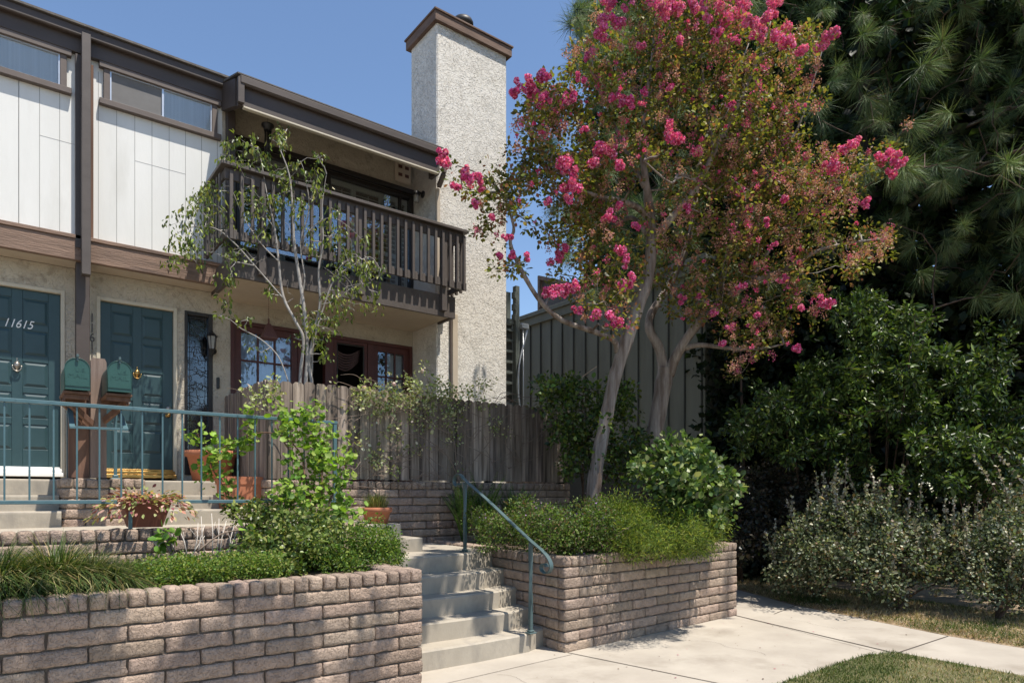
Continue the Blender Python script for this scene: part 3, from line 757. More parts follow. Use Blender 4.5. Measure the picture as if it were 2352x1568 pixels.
# --- vent cover and lamp of the recess
a = MB().box(4.918, 5.20, 9.375, 9.438, 6.385, 6.70, .025); vc = part('vent_cover', a, MT['paleplaster'], H)
for zz in (6.475, 6.60):
    for uu in (4.965, 5.08):
        g = MB().box(uu - .004, uu + .064, 9.3735, 9.3745, zz - .004, zz + .047)
        for r_ in range(3): g.box(uu, uu + .06, 9.366, 9.3735, zz + r_ * .016, zz + r_ * .016 + .011)
        part('grille', g, MT['copper'], vc)
p = atu(972, 447, 5.25)
lm = MB(); lm.T = Matrix.Translation((5.25, p.y, p.z)) @ Matrix.Rotation(math.radians(-90), 4, 'Y'); lm.lathe([(.055, 0), (.055, .015), (.03, .03), (.001, .035)], (0, 0, 0), 16); lm.T = None
lm.tube([(5.22, p.y, p.z), (5.15, p.y, p.z + .03), (5.13, p.y, p.z + .0)], .014, 8)
lm.lathe([(.001, .03), (.05, .02), (.055, -.03), (.048, -.04)], (5.13, p.y, p.z - .01), 14)
lo = part('wall_lamp', lm, MT['black'], H)
part('lamp_glass', MB().lathe([(.045, -.04), (.045, -.12), (.035, -.145), (.001, -.15)], (5.13, p.y, p.z - .01), 14), MT['bulb'], lo)
# carriage lamp by the sidelight
p = atv(487, 790, 9.28); q = atv(502, 800, VW)
lm = MB(); lm.lathe([(.001, .20), (.006, .19), (.01, .17), (.02, .155), (.065, .115), (.075, .10), (.06, .098)], (p.x, 9.28, p.z), 6, False)
lm.lathe([(.035, -.07), (.042, -.065), (.03, -.085), (.012, -.11), (.001, -.12)], (p.x, 9.28, p.z), 6, False)
for k in range(6):
    t = k * math.pi / 3; lm.tube([(p.x + .058 * math.cos(t), 9.28 + .058 * math.sin(t), p.z + .1), (p.x + .036 * math.cos(t), 9.28 + .036 * math.sin(t), p.z - .07)], .004, 5)
lm.tube([(p.x, 9.28, p.z - .10), (p.x + .01, 9.32, p.z - .15), (p.x + .03, 9.38, p.z - .13), (p.x + .05, 9.42, p.z - .06)], .011, 8)
lm.T = Matrix.Translation((p.x + .05, VW, p.z - .06)) @ Matrix.Rotation(math.radians(90), 4, 'X'); lm.lathe([(.045, 0), (.045, .012), (.001, .02)], (0, 0, 0), 14); lm.T = None
lo = part('wall_lamp', lm, MT['black'], H, 'black carriage lamp beside the leaded glass')
part('lamp_glass', MB().lathe([(.052, .098), (.032, -.066)], (p.x, 9.28, p.z), 6, False), MT['bulb'], lo)

# --- balcony
bl = MB()
bl.box(2.22, 5.29, 8.25, 8.29, 4.055, 4.365, .004).box(2.20, 2.24, 8.292, 9.06, 4.055, 4.36, .004).box(5.25, 5.29, 8.292, 8.69, 4.055, 4.36, .004)
B = part('balcony', bl, MT['greybrown'], H, 'grey-brown timber balcony')
part('deck', bx(2.24, 5.249, 8.30, 9.44, 4.112, 4.29), MT['greybrown'], B)
hr = MB()
hr.box(2.03, 5.43, 8.10, 8.24, 5.285, 5.325, .004).box(2.03, 2.15, 8.242, 9.12, 5.285, 5.325, .004).box(5.32, 5.43, 8.242, 8.69, 5.285, 5.325, .004)
part('handrail', hr, MT['greybrown'], B)
hb = MB().box(2.09, 5.38, 8.17, 8.21, 5.15, 5.283, .003).box(2.09, 5.38, 8.17, 8.21, 4.475, 4.555, .003)
for u in (2.09, 5.35): hb.box(u, u + .03, 8.212, 9.1 if u < 3 else 8.69, 5.18, 5.28, .003).box(u, u + .03, 8.212, 9.1 if u < 3 else 8.69, 4.475, 4.555, .003)
part('rail_board', hb, MT['greybrown'], B)
u = 5.377; n = 0
first = None
while u > 2.05:
    m = MB().box(u - .02, u + .018, 8.13, 8.168, 4.455, 5.245, .003)
    m.box(u + .019, u + .062 if u < 5.35 else u + .03, 8.132, 8.168, 4.455, 4.565, .003)
    part('baluster', m, MT['greybrown'], B); u -= .1195; n += 1
for uu, vs_ in ((2.07, [8.30 + .12 * k for k in range(7)]), (5.385, [8.28 + .12 * k for k in range(4)])):
    for v in vs_: part('baluster', bx(uu - .019 if uu < 3 else uu, uu + .0 if uu < 3 else uu + .038, v - .019, v + .019, 4.455, 5.245, .003), MT['greybrown'], B)
for uu in (2.473, 3.746, 5.02): part('balcony_post', MB().box(uu - .0, uu + .085, 8.171, 8.249, 4.12, 5.20, .004), MT['greybrown'], B)

# ================================================================ THINGS ON / AT THE HOUSE
# wind chime
p = atv(615, 290, 8.9)
t = thing('wind_chime', 'black wind chime hanging below the balcony roof above the small tree', 'wind chime', (p.x, 8.9, p.z))
part('canopy', MB().lathe([(.001, .03), (.05, .028), (.08, .015), (.08, 0), (.05, -.02), (.05, -.06), (.001, -.06)], (p.x, 8.9, p.z), 20), MT['black'], t)
for k in range(6):
    a_ = k * math.pi / 3; part('chime_tube', MB().tube([(p.x + .036 * math.cos(a_), 8.9 + .036 * math.sin(a_), p.z - .05), (p.x + .036 * math.cos(a_), 8.9 + .036 * math.sin(a_), p.z - .30 - .02 * k)], .0075, 8), MT['black'], t)
part('cord', MB().tube([(p.x, 8.9, p.z + .03), (p.x, 8.9, p.z + .22)], .002, 4), MT['black'], t)
# hanging copper bell
p = atv(617, 765, 8.8)
t = thing('hanging_bell', 'brown pyramid-shaped metal bell hanging in front of the left french door', 'hanging bell', (p.x, 8.8, 3.5))
m = MB(); z0 = 3.525; hw = .088
m.add([(p.x - hw, 8.8 - hw, z0), (p.x + hw, 8.8 - hw, z0), (p.x + hw, 8.8 + hw, z0), (p.x - hw, 8.8 + hw, z0), (p.x - .022, 8.778, z0 + .175), (p.x + .022, 8.778, z0 + .175), (p.x + .022, 8.822, z0 + .175), (p.x - .022, 8.822, z0 + .175)],
      [(0, 1, 5, 4), (1, 2, 6, 5), (2, 3, 7, 6), (3, 0, 4, 7), (4, 5, 6, 7)]).box(p.x - .095, p.x + .095, 8.705, 8.895, z0 - .022, z0, .003).tube([(p.x, 8.8, z0 + .17), (p.x, 8.8, z0 + .24)], .012, 8)
part('bell_body', m, MT['copper'], t)
chn = MB(); z = z0 + .24
while z < 4.08: chn.ball((p.x, 8.8, z), .006, 5, (1, 1, 1.5)); z += .022
part('chain', chn, MT['vine'], t)

# mailbox post with arms
t = thing('mailbox_post', 'thick weathered wooden post on the brick pier, carrying a green mailbox on each side', 'post', (.81, 8.0, 1.66))
m = MB().prism([(.742, 1.66), (.878, 1.66), (.878, 2.83), (.862, 2.865), (.755, 2.865), (.742, 2.84)], 'y', 7.90, 8.04)
part('post', m, MT['oldpost'], t)
part('post', MB().box(.56, .735, 7.98, 8.07, 1.66, 2.50, .004), MT['redwood'], t, 'split redwood post')
m = MB()
for (a, b2, z) in ((.48, .70, 2.46), (.82, 1.04, 2.47)):
    m.box(a, b2, 7.42, 7.92, z - .03, z - .008, .002).box(a + .01, b2 - .01, 7.46, 7.49, z - .075, z - .031, .002).box(a + .01, b2 - .01, 7.88, 7.90, z - .075, z - .031, .002)
m.bar((.50, 7.60, 2.40), (.755, 7.9, 2.20), .035, .06).bar((.50, 7.86, 2.40), (.74, 7.96, 2.18), .035, .06).bar((1.02, 7.60, 2.41), (.86, 7.9, 2.24), .035, .06)
part('bracket', m, MT['redwood'], t)
def mailbox(u0, u1, z0, label):
    t = thing('mailbox', label, 'mailbox', ((u0 + u1) / 2, 7.65, z0), 'green mailboxes on the wooden post')
    w = (u1 - u0) / 2; cxm = (u0 + u1) / 2; hh = .19
    def prof(s): return [(cxm - w * s, z0 + (1 - s) * .1), (cxm + w * s, z0 + (1 - s) * .1)] + [(cxm + w * s * math.cos(a_), z0 + hh + (w * 1.05) * s * math.sin(a_)) for a_ in np.linspace(0, math.pi, 17)]
    part('box_body', MB().prism(prof(.96), 'y', 7.42, 7.90), MT['mail'], t)
    d = part('mailbox_door', MB().prism(prof(1.0), 'y', 7.392, 7.416), MT['mail'], t)
    rim = [(x, 7.39, z) for x, z in prof(.985)]
    part('door_rim', MB().tube(rim + [rim[0]], .004, 6).box(cxm - w * .95, cxm + w * .95, 7.385, 7.392, z0 + .034, z0 + .040), MT['mail'], d)
    put_text('lettering', 'U.S.', .05, (cxm + w * .25, 7.392, z0 + .185), MT['mail'], d, sx=1.05, depth=.0025)
    put_text('lettering', 'MAIL', .062, (cxm, 7.392, z0 + .13), MT['mail'], d, sx=1.15, depth=.0025)
    put_text('lettering', 'APPROVED BY POSTMASTER', .012, (cxm, 7.392, z0 + .09), MT['mail'], d, sx=.9, depth=.002) if False else None
    part('latch', MB().box(cxm - .010, cxm + .010, 7.36, 7.43, z0 + hh + w * 1.05 + .004, z0 + hh + w * 1.05 + .032, .003).box(cxm - .008, cxm + .008, 7.372, 7.386, z0 + hh + w * .75, z0 + hh + w * 1.05 + .01, .002), MT['tealdark'], t)
mailbox(.488, .689, 2.462, 'green mailbox left of the wooden post, the slightly higher of the two in the photo')
mailbox(.828, 1.03, 2.475, 'green mailbox right of the wooden post, in front of the right door')

# small door handrail
t = thing('door_handrail', 'small teal metal handrail looping round the brick pier below the mailboxes', 'handrail', (.95, 8.0, 1.65))
m = MB(); P0 = atv(265, 925, 8.15); P1 = atv(289, 986, 7.45); Q0 = atv(157, 912, 8.15); Q1 = atv(166, 981, 7.45)
m.bar(P0, P1, .045, .022).bar(Q0, Q1, .045, .022).bar(P1 + Vector((.02, 0, 0)), Q1 - Vector((.02, 0, 0)), .045, .022)
part('rail', m, MT['teal'], t)
m = MB().bar((P0.x, P0.y, 1.655), (P0.x, P0.y, P0.z + .02), .03, .03); m.box(P0.x - .045, P0.x + .045, P0.y - .04, P0.y + .04, 1.652, 1.668, .006).box(P0.x - .026, P0.x + .026, P0.y - .026, P0.y + .026, 1.668, 1.70, .008)
part('post', m, MT['teal'], t)
m = MB().bar((Q0.x, Q0.y, 1.655), (Q0.x, Q0.y, Q0.z + .02), .03, .03); part('post', m, MT['teal'], t)

# terrace railing
t = thing('railing', 'long teal iron railing with thin bars and chipped paint on the terrace wall', 'railing', (1, 6.32, 1.2))
part('rail', MB().box(-1.1, 2.665, 6.30, 6.34, 2.185, 2.215, .003), MT['teal'], t)
part('rail', MB().box(-1.1, 2.625, 6.305, 6.335, 1.415, 1.445, .003), MT['teal'], t)
for k in range(-7, 17):
    u = .041 + .1529 * k
    if u < 2.55: part('bar', bx(u - .0065, u + .0065, 6.3135, 6.3265, 1.446, 2.184, .002), MT['teal'], t)
for u in (-.6, .871): part('post', bx(u - .014, u + .014, 6.306, 6.334, 1.205, 1.414, .002), MT['teal'], t)
part('post', bx(2.625, 2.66, 6.302, 6.338, .95, 2.184, .003), MT['teal'], t)

# stair handrail with scrolls
t = thing('stair_handrail', 'grey-green iron handrail with scrolled ends beside the front steps', 'handrail', (4.03, 5.5, .17))
UR = 4.02
def zp(rx, ry): p = atu(918.75 + .33854 * rx, 1041.25 + .33854 * ry, UR); return p
px_ = [(400, 205), (388, 220), (372, 205), (370, 180), (380, 152), (400, 140), (418, 152), (450, 190), (600, 322), (800, 512), (895, 600), (960, 655), (1002, 702), (1022, 745), (1024, 780), (1008, 804), (985, 808), (964, 790), (960, 765), (974, 748), (990, 752), (994, 768)]
pts = [zp(*q) for q in px_]
# smooth the line
def smooth(pts, k=4):
    out = []
    P = [pts[0]] + pts + [pts[-1]]
    for i in range(1, len(P) - 2):
        for s in range(k):
            u_ = s / k; a, b2, c2, d = P[i - 1], P[i], P[i + 1], P[i + 2]
            out.append(.5 * ((2 * b2) + (-a + c2) * u_ + (2 * a - 5 * b2 + 4 * c2 - d) * u_ ** 2 + (-a + 3 * b2 - 3 * c2 + d) * u_ ** 3))
    return out + [pts[-1]]
sp = smooth(pts)
def ribbon(m, pts, w, th):
    vs = []; n = len(pts)
    for i, p in enumerate(pts):
        d = (pts[min(i + 1, n - 1)] - pts[max(i - 1, 0)]); d.x = 0; d.normalize(); nn = Vector((0, -d.z, d.y))
        for a, b2 in ((-w, -th), (w, -th), (w, th * .3), (w * .45, th), (-w * .45, th), (-w, th * .3)): vs.append(p + Vector((a, 0, 0)) + nn * b2)
    F = [(i * 6 + k, i * 6 + (k + 1) % 6, (i + 1) * 6 + (k + 1) % 6, (i + 1) * 6 + k) for i in range(n - 1) for k in range(6)]
    F += [tuple(range(6))[::-1], tuple((n - 1) * 6 + k for k in range(6))]
    m.add(vs, F)
m = MB(); ribbon(m, sp, .022, .007); part('rail', m, MT['tealdark'], t)
def rpost(v, zb, zt):
    m = MB(); w = .0155; a, b2 = zb + .08, zt
    m.box(UR - w, UR + w, v - w, v + w, zb + .02, a, .002)
    # twisted middle section
    n = 24; vs = []; h1, h2 = zb + .12 + .05, zt - .12
    prof = [a] + list(np.linspace(h1, h2, n)) + [zt]
    for i, z in enumerate(prof):
        tt = 0 if i == 0 else (math.pi / 2 if i == len(prof) - 1 else math.pi / 2 * (i - 1) / (n - 1))
        for k in range(4):
            an = tt + math.pi / 4 + k * math.pi / 2; vs.append((UR + w * 1.414 * math.cos(an), v + w * 1.414 * math.sin(an), z))
    m.add(vs, [(i * 4 + k, i * 4 + (k + 1) % 4, (i + 1) * 4 + (k + 1) % 4, (i + 1) * 4 + k) for i in range(len(prof) - 1) for k in range(4)])
    m.box(UR - .042, UR + .042, v - .042, v + .042, zb, zb + .014, .004).box(UR - .03, UR + .03, v - .03, v + .03, zb + .014, zb + .035, .010)
    part('post', m, MT['tealdark'], t)
p1 = atu(1068, 1107, UR); p2 = atu(1222, 1246, UR)
rpost(p1.y, .87, p1.z); rpost(p2.y + .02, .174, p2.z)

# small metal stake and tap
t_ = MB().box(4.60, 4.64, 4.93, 4.97, .86, .945, .004).box(4.57, 4.67, 4.92, 4.98, .945, .955, .002)
tag(part('sprinkler', t_, MT['alu'], None), 'small grey metal sprinkler head at the planter corner', 'sprinkler')
p = atv(1625, 1250, 5.02)
tag(part('garden_stake', MB().tube([(p.x, 5.05, .86), (p.x, 5.05, 1.25)], .012, 8).tube([(p.x, 5.05, 1.25), (p.x + .03, 5.05, 1.30), (p.x + .01, 5.05, 1.34)], .010, 8), MT['teal'], None), 'thin dark green metal stake on the planter edge at its right end', 'stake')

# ================================================================ FENCE
t = thing('board_fence', 'weathered grey-brown dog-eared board fence on the block wall, overgrown with rose stems', 'fence', (4.6, 7.7, 1.66))
def boards(p0, p1, outn, z0, z1, w, name):
    p0 = Vector((*p0, 0)); p1 = Vector((*p1, 0)); d = p1 - p0; L = d.length; ex = d / L; ey = Vector((*outn, 0)); m = MB(); x = 0
    while x < L - .03:
        ww = min(w * random.uniform(.93, 1.05), L - x); zt = z1 + random.uniform(-.012, .012); e = .028; g_ = .004
        off = random.uniform(-.004, .006); th = .017
        tone = random.uniform(.68, 1.18); m.cur = (tone, tone * random.uniform(.96, 1.0), tone * random.uniform(.92, 1.0))
        zb = z0 + random.uniform(-.006, .01)
        pr = [(x + g_, zb), (x + ww - g_, zb), (x + ww - g_, zt - e), (x + ww - g_ - e, zt), (x + g_ + e, zt), (x + g_, zt - e)]
        fr = [p0 + ex * a + ey * (th + off) + Vector((0, 0, z)) for a, z in pr]; bk = [p0 + ex * a + ey * off + Vector((0, 0, z)) for a, z in pr]
        n = 6; F = [tuple(range(6)), tuple(range(6, 12))[::-1]] + [(i, 6 + i, 6 + (i + 1) % n, (i + 1) % n) for i in range(n)]
        m.add(fr + bk, F); x += ww
    o = m.build(name, MT['fence'], t, True); return o
boards((2.40, 7.63), (6.95, 7.63), (0, -1), 1.675, 2.79, .142, 'fence_boards')
boards((2.42, 9.42), (2.42, 7.64), (-1, 0), 1.66, 2.80, .125, 'fence_boards')
boards((6.93, 7.64), (6.93, 9.6), (1, 0), 1.4, 2.79, .14, 'fence_boards')
part('fence_rail', MB().box(2.45, 6.9, 7.632, 7.67, 1.85, 1.94).box(2.45, 6.9, 7.632, 7.67, 2.5, 2.59), MT['fence'], t)
for u in (2.47, 4.0, 5.5, 6.85): part('fence_post', bx(u - .045, u + .045, 7.672, 7.76, 1.66, 2.72), MT['fence'], t)

# ================================================================ POTS
def pot_round(name, label, c, r0, r1, h, mat, rimh, rimr, soilz=None):
    t = thing(name, label, 'plant pot', c)
    m = MB().lathe([(.001, 0), (r0, 0), (r0 + (r1 - r0) * .86, h - rimh), (r1 + rimr, h - rimh + .004), (r1 + rimr + .004, h - rimh * .5), (r1 + rimr, h), (r1 - .012, h), (r1 - .02, h - .05), (.001, h - .05)], c, 32)
    part('pot', m, mat, t)
    return t
tA = pot_round('terracotta_pot', 'large plain terracotta pot on the right landing, against the fence', (2.10, 8.83, 1.655), .215, .285, .375, MT['terra'], .075, .018)
# square planters stacked
t = thing('terracotta_planter', 'square-rimmed dark red terracotta planter on the steps below the large round pot', 'plant pot', (2.19, 7.9, 1.2))
def sqpot(t, c, w0, w1, h, rim, mat, d=1.0):
    x, y, z = c; m = MB()
    vs = []
    for w, zz in ((w0, 0), (w1, h - rim), (w1 + .012, h - rim), (w1 + .014, h), (w1 - .012, h), (w1 - .02, h - .05)):
        vs += [(x - w, y - w * d, z + zz), (x + w, y - w * d, z + zz), (x + w, y + w * d, z + zz), (x - w, y + w * d, z + zz)]
    F = [(0, 3, 2, 1)] + [(i * 4 + k, i * 4 + (k + 1) % 4, (i + 1) * 4 + (k + 1) % 4, (i + 1) * 4 + k) for i in range(5) for k in range(4)] + [(20, 21, 22, 23)]
    m.add(vs, F); part('pot', m, mat, t)
sqpot(t, (2.19, 7.95, 1.18), .185, .215, .515, .085, MT['terra'], .7)
part('soil', bx(2.02, 2.36, 7.86, 8.04, 1.62, 1.65), MT['soil'], t)
t = thing('terracotta_planter', 'flared dark terracotta planter on the terrace wall, full of drooping pink-tipped succulents', 'plant pot', (.99, 6.42, 1.2))
sqpot(t, (.995, 6.45, 1.215), .120, .180, .235, .03, MT['terradark'], .9)
part('soil', bx(.85, 1.14, 6.31, 6.59, 1.38, 1.41), MT['soil'], t)
tC = pot_round('terracotta_pot', 'small bright terracotta pot with a spiky herb, beside the top of the front steps', (3.24, 6.62, 1.17), .115, .150, .185, MT['terra'], .055, .014)

# ================================================================ NEIGHBOURING BUILDING
t = thing('neighbour_building', 'neighbouring building with grey-green board and batten wall behind the flowering tree', 'building', (9.6, 9, 0))
part('wall', bx(10.5, 15.5, 7.75, 14.2, 2.52, 5.82), MT['neigh'], t)
part('wall', bx(10.56, 15.4, 7.85, 14.1, .0, 2.52), MT['soil'] if False else MT['neighdark'], t)
m = MB(); v = 14.1; k = 0
while v > 7.8: m.box(10.468, 10.5, v - .026, v + .0, 2.50, 5.68, .003); v -= .392
part('batten', m, MT['neighdark'], t)
part('roof_trim', MB().box(10.43, 10.5, 7.7, 14.25, 5.68, 5.87, .004).box(10.38, 10.7, 7.65, 14.3, 5.871, 5.97, .004), MT['neigh'], t)
part('roof', MB().prism([(13.35, 6.0), (13.35, 7.12), (10.5, 6.0)], 'x', 11.2, 14.5), MT['roof'], t)
part('roof_trim', MB().prism([(13.38, 6.0), (13.38, 7.17), (13.33, 7.17), (10.4, 6.02), (10.4, 6.0), (13.30, 7.05), (13.30, 6.0)], 'x', 11.1, 11.19), MT['beam'], t)
part('roof', MB().box(10.7, 15.4, 7.7, 14.2, 5.972, 5.99), MT['roof'], t)
# lattice screen between the houses
t = thing('lattice_screen', 'grey-green timber post and slat screen between the chimney and the neighbouring building', 'screen', (8.0, 10.4, 0))
pp = atu(1185, 658, 8.0)
m = MB().box(7.96, 8.05, pp.y - .05, pp.y + .05, .8, pp.z)
for zz in (.12, .35, .55): m.box(7.93, 7.96, pp.y - .05, pp.y + .05, pp.z - zz - .12, pp.z - zz)
part('post', m, MT['greenpost'], t)
pq = atv(1165, 672, pp.y + .5); part('post', bx(pq.x - .05, pq.x + .05, pp.y + .45, pp.y + .55, .8, pq.z), MT['greenpost'], t)
m = MB()
for k in range(14): z = 2.0 + k * .205; m.box(7.15, 7.96, pp.y + .02, pp.y + .05, z, z + .045)
m.box(7.15, 7.96, pp.y - .0, pp.y + .05, 4.80, 4.9)
part('slat', m, MT['greenpost'], t)
part('back_board', bx(7.1, 7.95, pp.y + .07, pp.y + .09, .8, 4.8), MT['neighdark'], t)
m = MB(); pc = pp.y - .1
m.tube(smooth([Vector((8.06, pc, 2.2)), Vector((8.06, pc, 2.9)), Vector((7.98, pc, 3.5)), Vector((8.0, pc, 4.0)), Vector((8.14, pc, 4.5)), Vector((8.22, pc, 4.75))]), .018, 8)
m.tube([(8.12, pc, 2.4), (8.10, pc, 4.75)], .008, 6)
part('conduit', m, MT['alu'], t)
part('junction_box', MB().box(8.05, 8.22, pc - .04, pc + .04, 4.72, 4.82, .01), MT['alu'], t)

# ================================================================ FOLIAGE TOOLS
def T_(v, f): return np.array(v, float), np.array(f)
LEAF4 = T_([(0, 0, 0), (.30, .5, .07), (0, 1, -.03), (-.30, .5, .07)], [(0, 1, 2), (0, 2, 3)])
LEAF6 = T_([(0, 0, 0), (.22, .28, .05), (.25, .62, .05), (0, 1, -.06), (-.25, .62, .05), (-.22, .28, .05)], [(0, 1, 2), (0, 2, 3), (0, 3, 4), (0, 4, 5)])
OVAL = T_([(0, 0, 0), (.30, .25, .06), (.36, .6, .06), (.16, .92, 0), (0, 1, -.04), (-.16, .92, 0), (-.36, .6, .06), (-.30, .25, .06)], [(0, 1, 2), (0, 2, 3), (0, 3, 4), (0, 4, 5), (0, 5, 6), (0, 6, 7)])
LANCE = T_([(0, 0, 0), (.13, .35, .03), (.11, .7, 0), (0, 1, -.12), (-.11, .7, 0), (-.13, .35, .03)], [(0, 1, 2), (0, 2, 3), (0, 3, 4), (0, 4, 5)])
DROOP = T_([(0, 0, 0), (.20, .3, .10), (.20, .62, .06), (0, 1, -.18), (-.20, .62, .06), (-.20, .3, .10)], [(0, 1, 2), (0, 2, 3), (0, 3, 4), (0, 4, 5)])
NEED = T_([(-.006, 0, 0), (.006, 0, 0), (.006, .55, -.07), (-.006, .55, -.07), (0, 1, -.30)], [(0, 1, 2), (0, 2, 3), (3, 2, 4)])
BLADE = T_([(-.5, 0, 0), (.5, 0, 0), (.42, .4, .0), (-.42, .4, .0), (0, 1, 0)], [(0, 1, 2), (0, 2, 3), (3, 2, 4)])
n_ = 9
_g = [(0, .1, -.10)] + [(.5 * (1 if k % 2 else .90) * math.sin(a), .45 - .52 * (1 if k % 2 else .90) * math.cos(a), .08 + .05 * (k % 2)) for k, a in enumerate(np.linspace(.35, 2 * math.pi - .35, 12))]
GERA = T_(_g, [(0, i, i + 1) for i in range(1, 12)])
PETAL = T_([(-.5, -.4, 0), (.5, -.5, .15), (.45, .5, 0), (-.5, .45, .2)], [(0, 1, 2), (0, 2, 3)])

def unit(a): return a / np.maximum(np.linalg.norm(a, axis=-1, keepdims=True), 1e-9)
def rdir(n, r=rng, zmin=None):
    d = unit(r.normal(size=(n, 3)))
    if zmin is not None: d[:, 2] = np.maximum(d[:, 2], zmin); d = unit(d)
    return d
def inst(T, pos, d, nrm, sc, col, wsc=1.0):
    """place template T at pos, its length along d, its face towards nrm"""
    TV, TF = T; n = len(pos)
    d = unit(np.asarray(d, float)); side = unit(np.cross(d, nrm)); nn = np.cross(side, d)
    sc = np.broadcast_to(np.asarray(sc, float), (n,))[:, None, None]
    ws = np.broadcast_to(np.asarray(wsc, float), (n,))[:, None, None]
    V = pos[:, None, :] + sc * (TV[None, :, 0:1] * ws * side[:, None, :] + TV[None, :, 1:2] * d[:, None, :] + TV[None, :, 2:3] * nn[:, None, :])
    F = TF[None] + (np.arange(n) * len(TV))[:, None, None]
    C = np.repeat(np.asarray(col), len(TV), axis=0)
    return V.reshape(-1, 3), F.reshape(-1, 3), C
def mergef(L):
    V = []; F = []; C = []; n = 0
    for v, f, c in L: V.append(v); F.append(f + n); C.append(c); n += len(v)
    return np.concatenate(V), np.concatenate(F), np.concatenate(C)
def pick(cols, n, r=rng, wts=None, jit=.18):
    cols = np.array(cols); i = r.choice(len(cols), n, p=wts)
    return np.clip(cols[i] * (1 + r.normal(0, jit, (n, 1))) * (1 + r.normal(0, .06, (n, 3))), .002, .95)
def cluster_leaves(T, centers, per, rad, size, cols, wts=None, up=.35, outward=1.0, zs=1.0, sj=.25, droop=0.0, r=rng, wsc=1.0, core=None):
    """leaves round every cluster centre, pointing away from it, faces turned up"""
    centers = np.asarray(centers); n = len(centers) * per
    c = np.repeat(centers, per, axis=0); o = rdir(n, r); q = r.uniform(.15, 1, (n, 1)) ** .6
    rr = np.repeat(np.broadcast_to(rad, (len(centers),)), per)[:, None]
    off = o * q * rr; off[:, 2] *= zs
    d = unit(o * outward + r.normal(0, .5, (n, 3)) + np.array([0, 0, -droop]))
    nm = unit(r.normal(0, .55, (n, 3)) + np.array([0, 0, up * 2]))
    return inst(T, c + off, d, nm, size * (1 + r.normal(0, sj, n)).clip(.4, 1.8), pick(cols, n, r, wts), wsc)
def grow(mb, limbs, centers, r0=.012, r1=.003, sag=.08, n=5, r=rng):
    """twigs from the nearest limb or earlier twig to every cluster centre"""
    nodes = [Vector(p) for L in limbs for p in L]
    N = np.array([list(p) for p in nodes]); R = [r0 * 1.4] * len(N); R = np.array(R)
    cs = np.asarray(centers); base = N.copy()
    dist = np.array([np.linalg.norm(base - c, axis=1).min() for c in cs]); order = np.argsort(dist)
    for i in order:
        c = cs[i]; dd = np.linalg.norm(N - c, axis=1) + .35 * np.maximum(0, N[:, 2] - c[2]); k = dd.argmin()
        a = Vector(N[k]); b = Vector(c); L = (b - a).length
        m1 = a.lerp(b, .35) + Vector(r.normal(0, .06, 3)) * L + Vector((0, 0, sag * L)); m2 = a.lerp(b, .7) + Vector(r.normal(0, .05, 3)) * L + Vector((0, 0, sag * L * .8))
        ra = min(R[k], r0); mb.tube([a, m1, m2, b], [ra, ra * .8, max(r1, ra * .6), r1], n, caps=False)
        N = np.vstack([N, list(m1), list(m2), list(b)]); R = np.concatenate([R, [ra * .8, max(r1, ra * .62), max(r1, ra * .5)]])
def limb(mb, pts, n=10, k=4, wob=.0):
    """pts: list of (x, y, depth, radius)"""
    P = [W(a, b, c) for a, b, c, _ in pts]; R = [q[3] for q in pts]
    S = smooth(P, k); RR = np.interp(np.linspace(0, len(P) - 1, len(S)), range(len(P)), R)
    RR = [r_ * (1 + .05 * math.sin(i * 1.7) + random.uniform(-.03, .03)) for i, r_ in enumerate(RR)]
    mb.tube(S, list(RR), n); return S
def discs(circles, n, depth, r=rng, flat=1.0):
    """n points inside picture discs (x, y, radius, weight) with depths spread about each disc's own depth: builds the crown as a real volume"""
    w = np.array([c[2] ** 2 * (c[3] if len(c) > 3 else 1) for c in circles], float); w /= w.sum()
    out = []
    for i in r.choice(len(circles), n, p=w):
        c = circles[i]; a = r.uniform(0, 6.283); q = math.sqrt(r.uniform()) * c[2]
        Z0 = c[4] if len(c) > 4 else depth[0]
        out.append(list(W(c[0] + q * math.cos(a), c[1] + q * math.sin(a) * flat, Z0 + r.normal(0, depth[1]))))
    return np.array(out)
def foliage(name, L, mat, parent, kind=None, label=None):
    V, F, C = mergef(L); o = npmesh(name, V, F, mat, parent, C)
    if kind: o['kind'] = kind
    if label: o['label'] = label
    return o
def box_pts(n, x0, x1, y0, y1, z0, z1, r=rng): return np.column_stack([r.uniform(x0, x1, n), r.uniform(y0, y1, n), r.uniform(z0, z1, n)])
def dome_pts(n, c, rad, r=rng, shell=.5):
    d = rdir(n, r); d[:, 2] = np.abs(d[:, 2]); q = r.uniform(shell, 1, (n, 1)) ** .7
    return np.array(c) + d * q * np.array(rad)

# ================================================================ FLOWERING TREE (two stems in the planter)
GR = [(.15, .165, .032), (.24, .235, .05), (.075, .09, .022), (.30, .22, .07), (.30, .13, .08), (.14, .12, .045)]
GW = [.27, .23, .18, .08, .13, .11]
t = thing('flowering_tree', 'multi-stemmed tree with smooth grey-brown bark and bright pink blossom clusters, growing in the raised planter', 'tree', tuple(W(1366, 1175, 8.8)))
mb = MB(); LB = []
LB.append(limb(mb, [(1366, 1195, 8.8, .115), (1364, 1120, 8.8, .095), (1376, 1040, 8.8, .088), (1394, 950, 8.8, .085), (1414, 860, 8.8, .084), (1440, 780, 8.8, .086), (1466, 705, 8.85, .080), (1488, 640, 8.9, .078), (1496, 560, 8.9, .072), (1492, 490, 8.9, .068), (1484, 420, 8.8, .045), (1474, 330, 8.7, .034), (1486, 220, 8.6, .024), (1500, 110, 8.6, .014), (1505, 30, 8.6, .007)], 14))
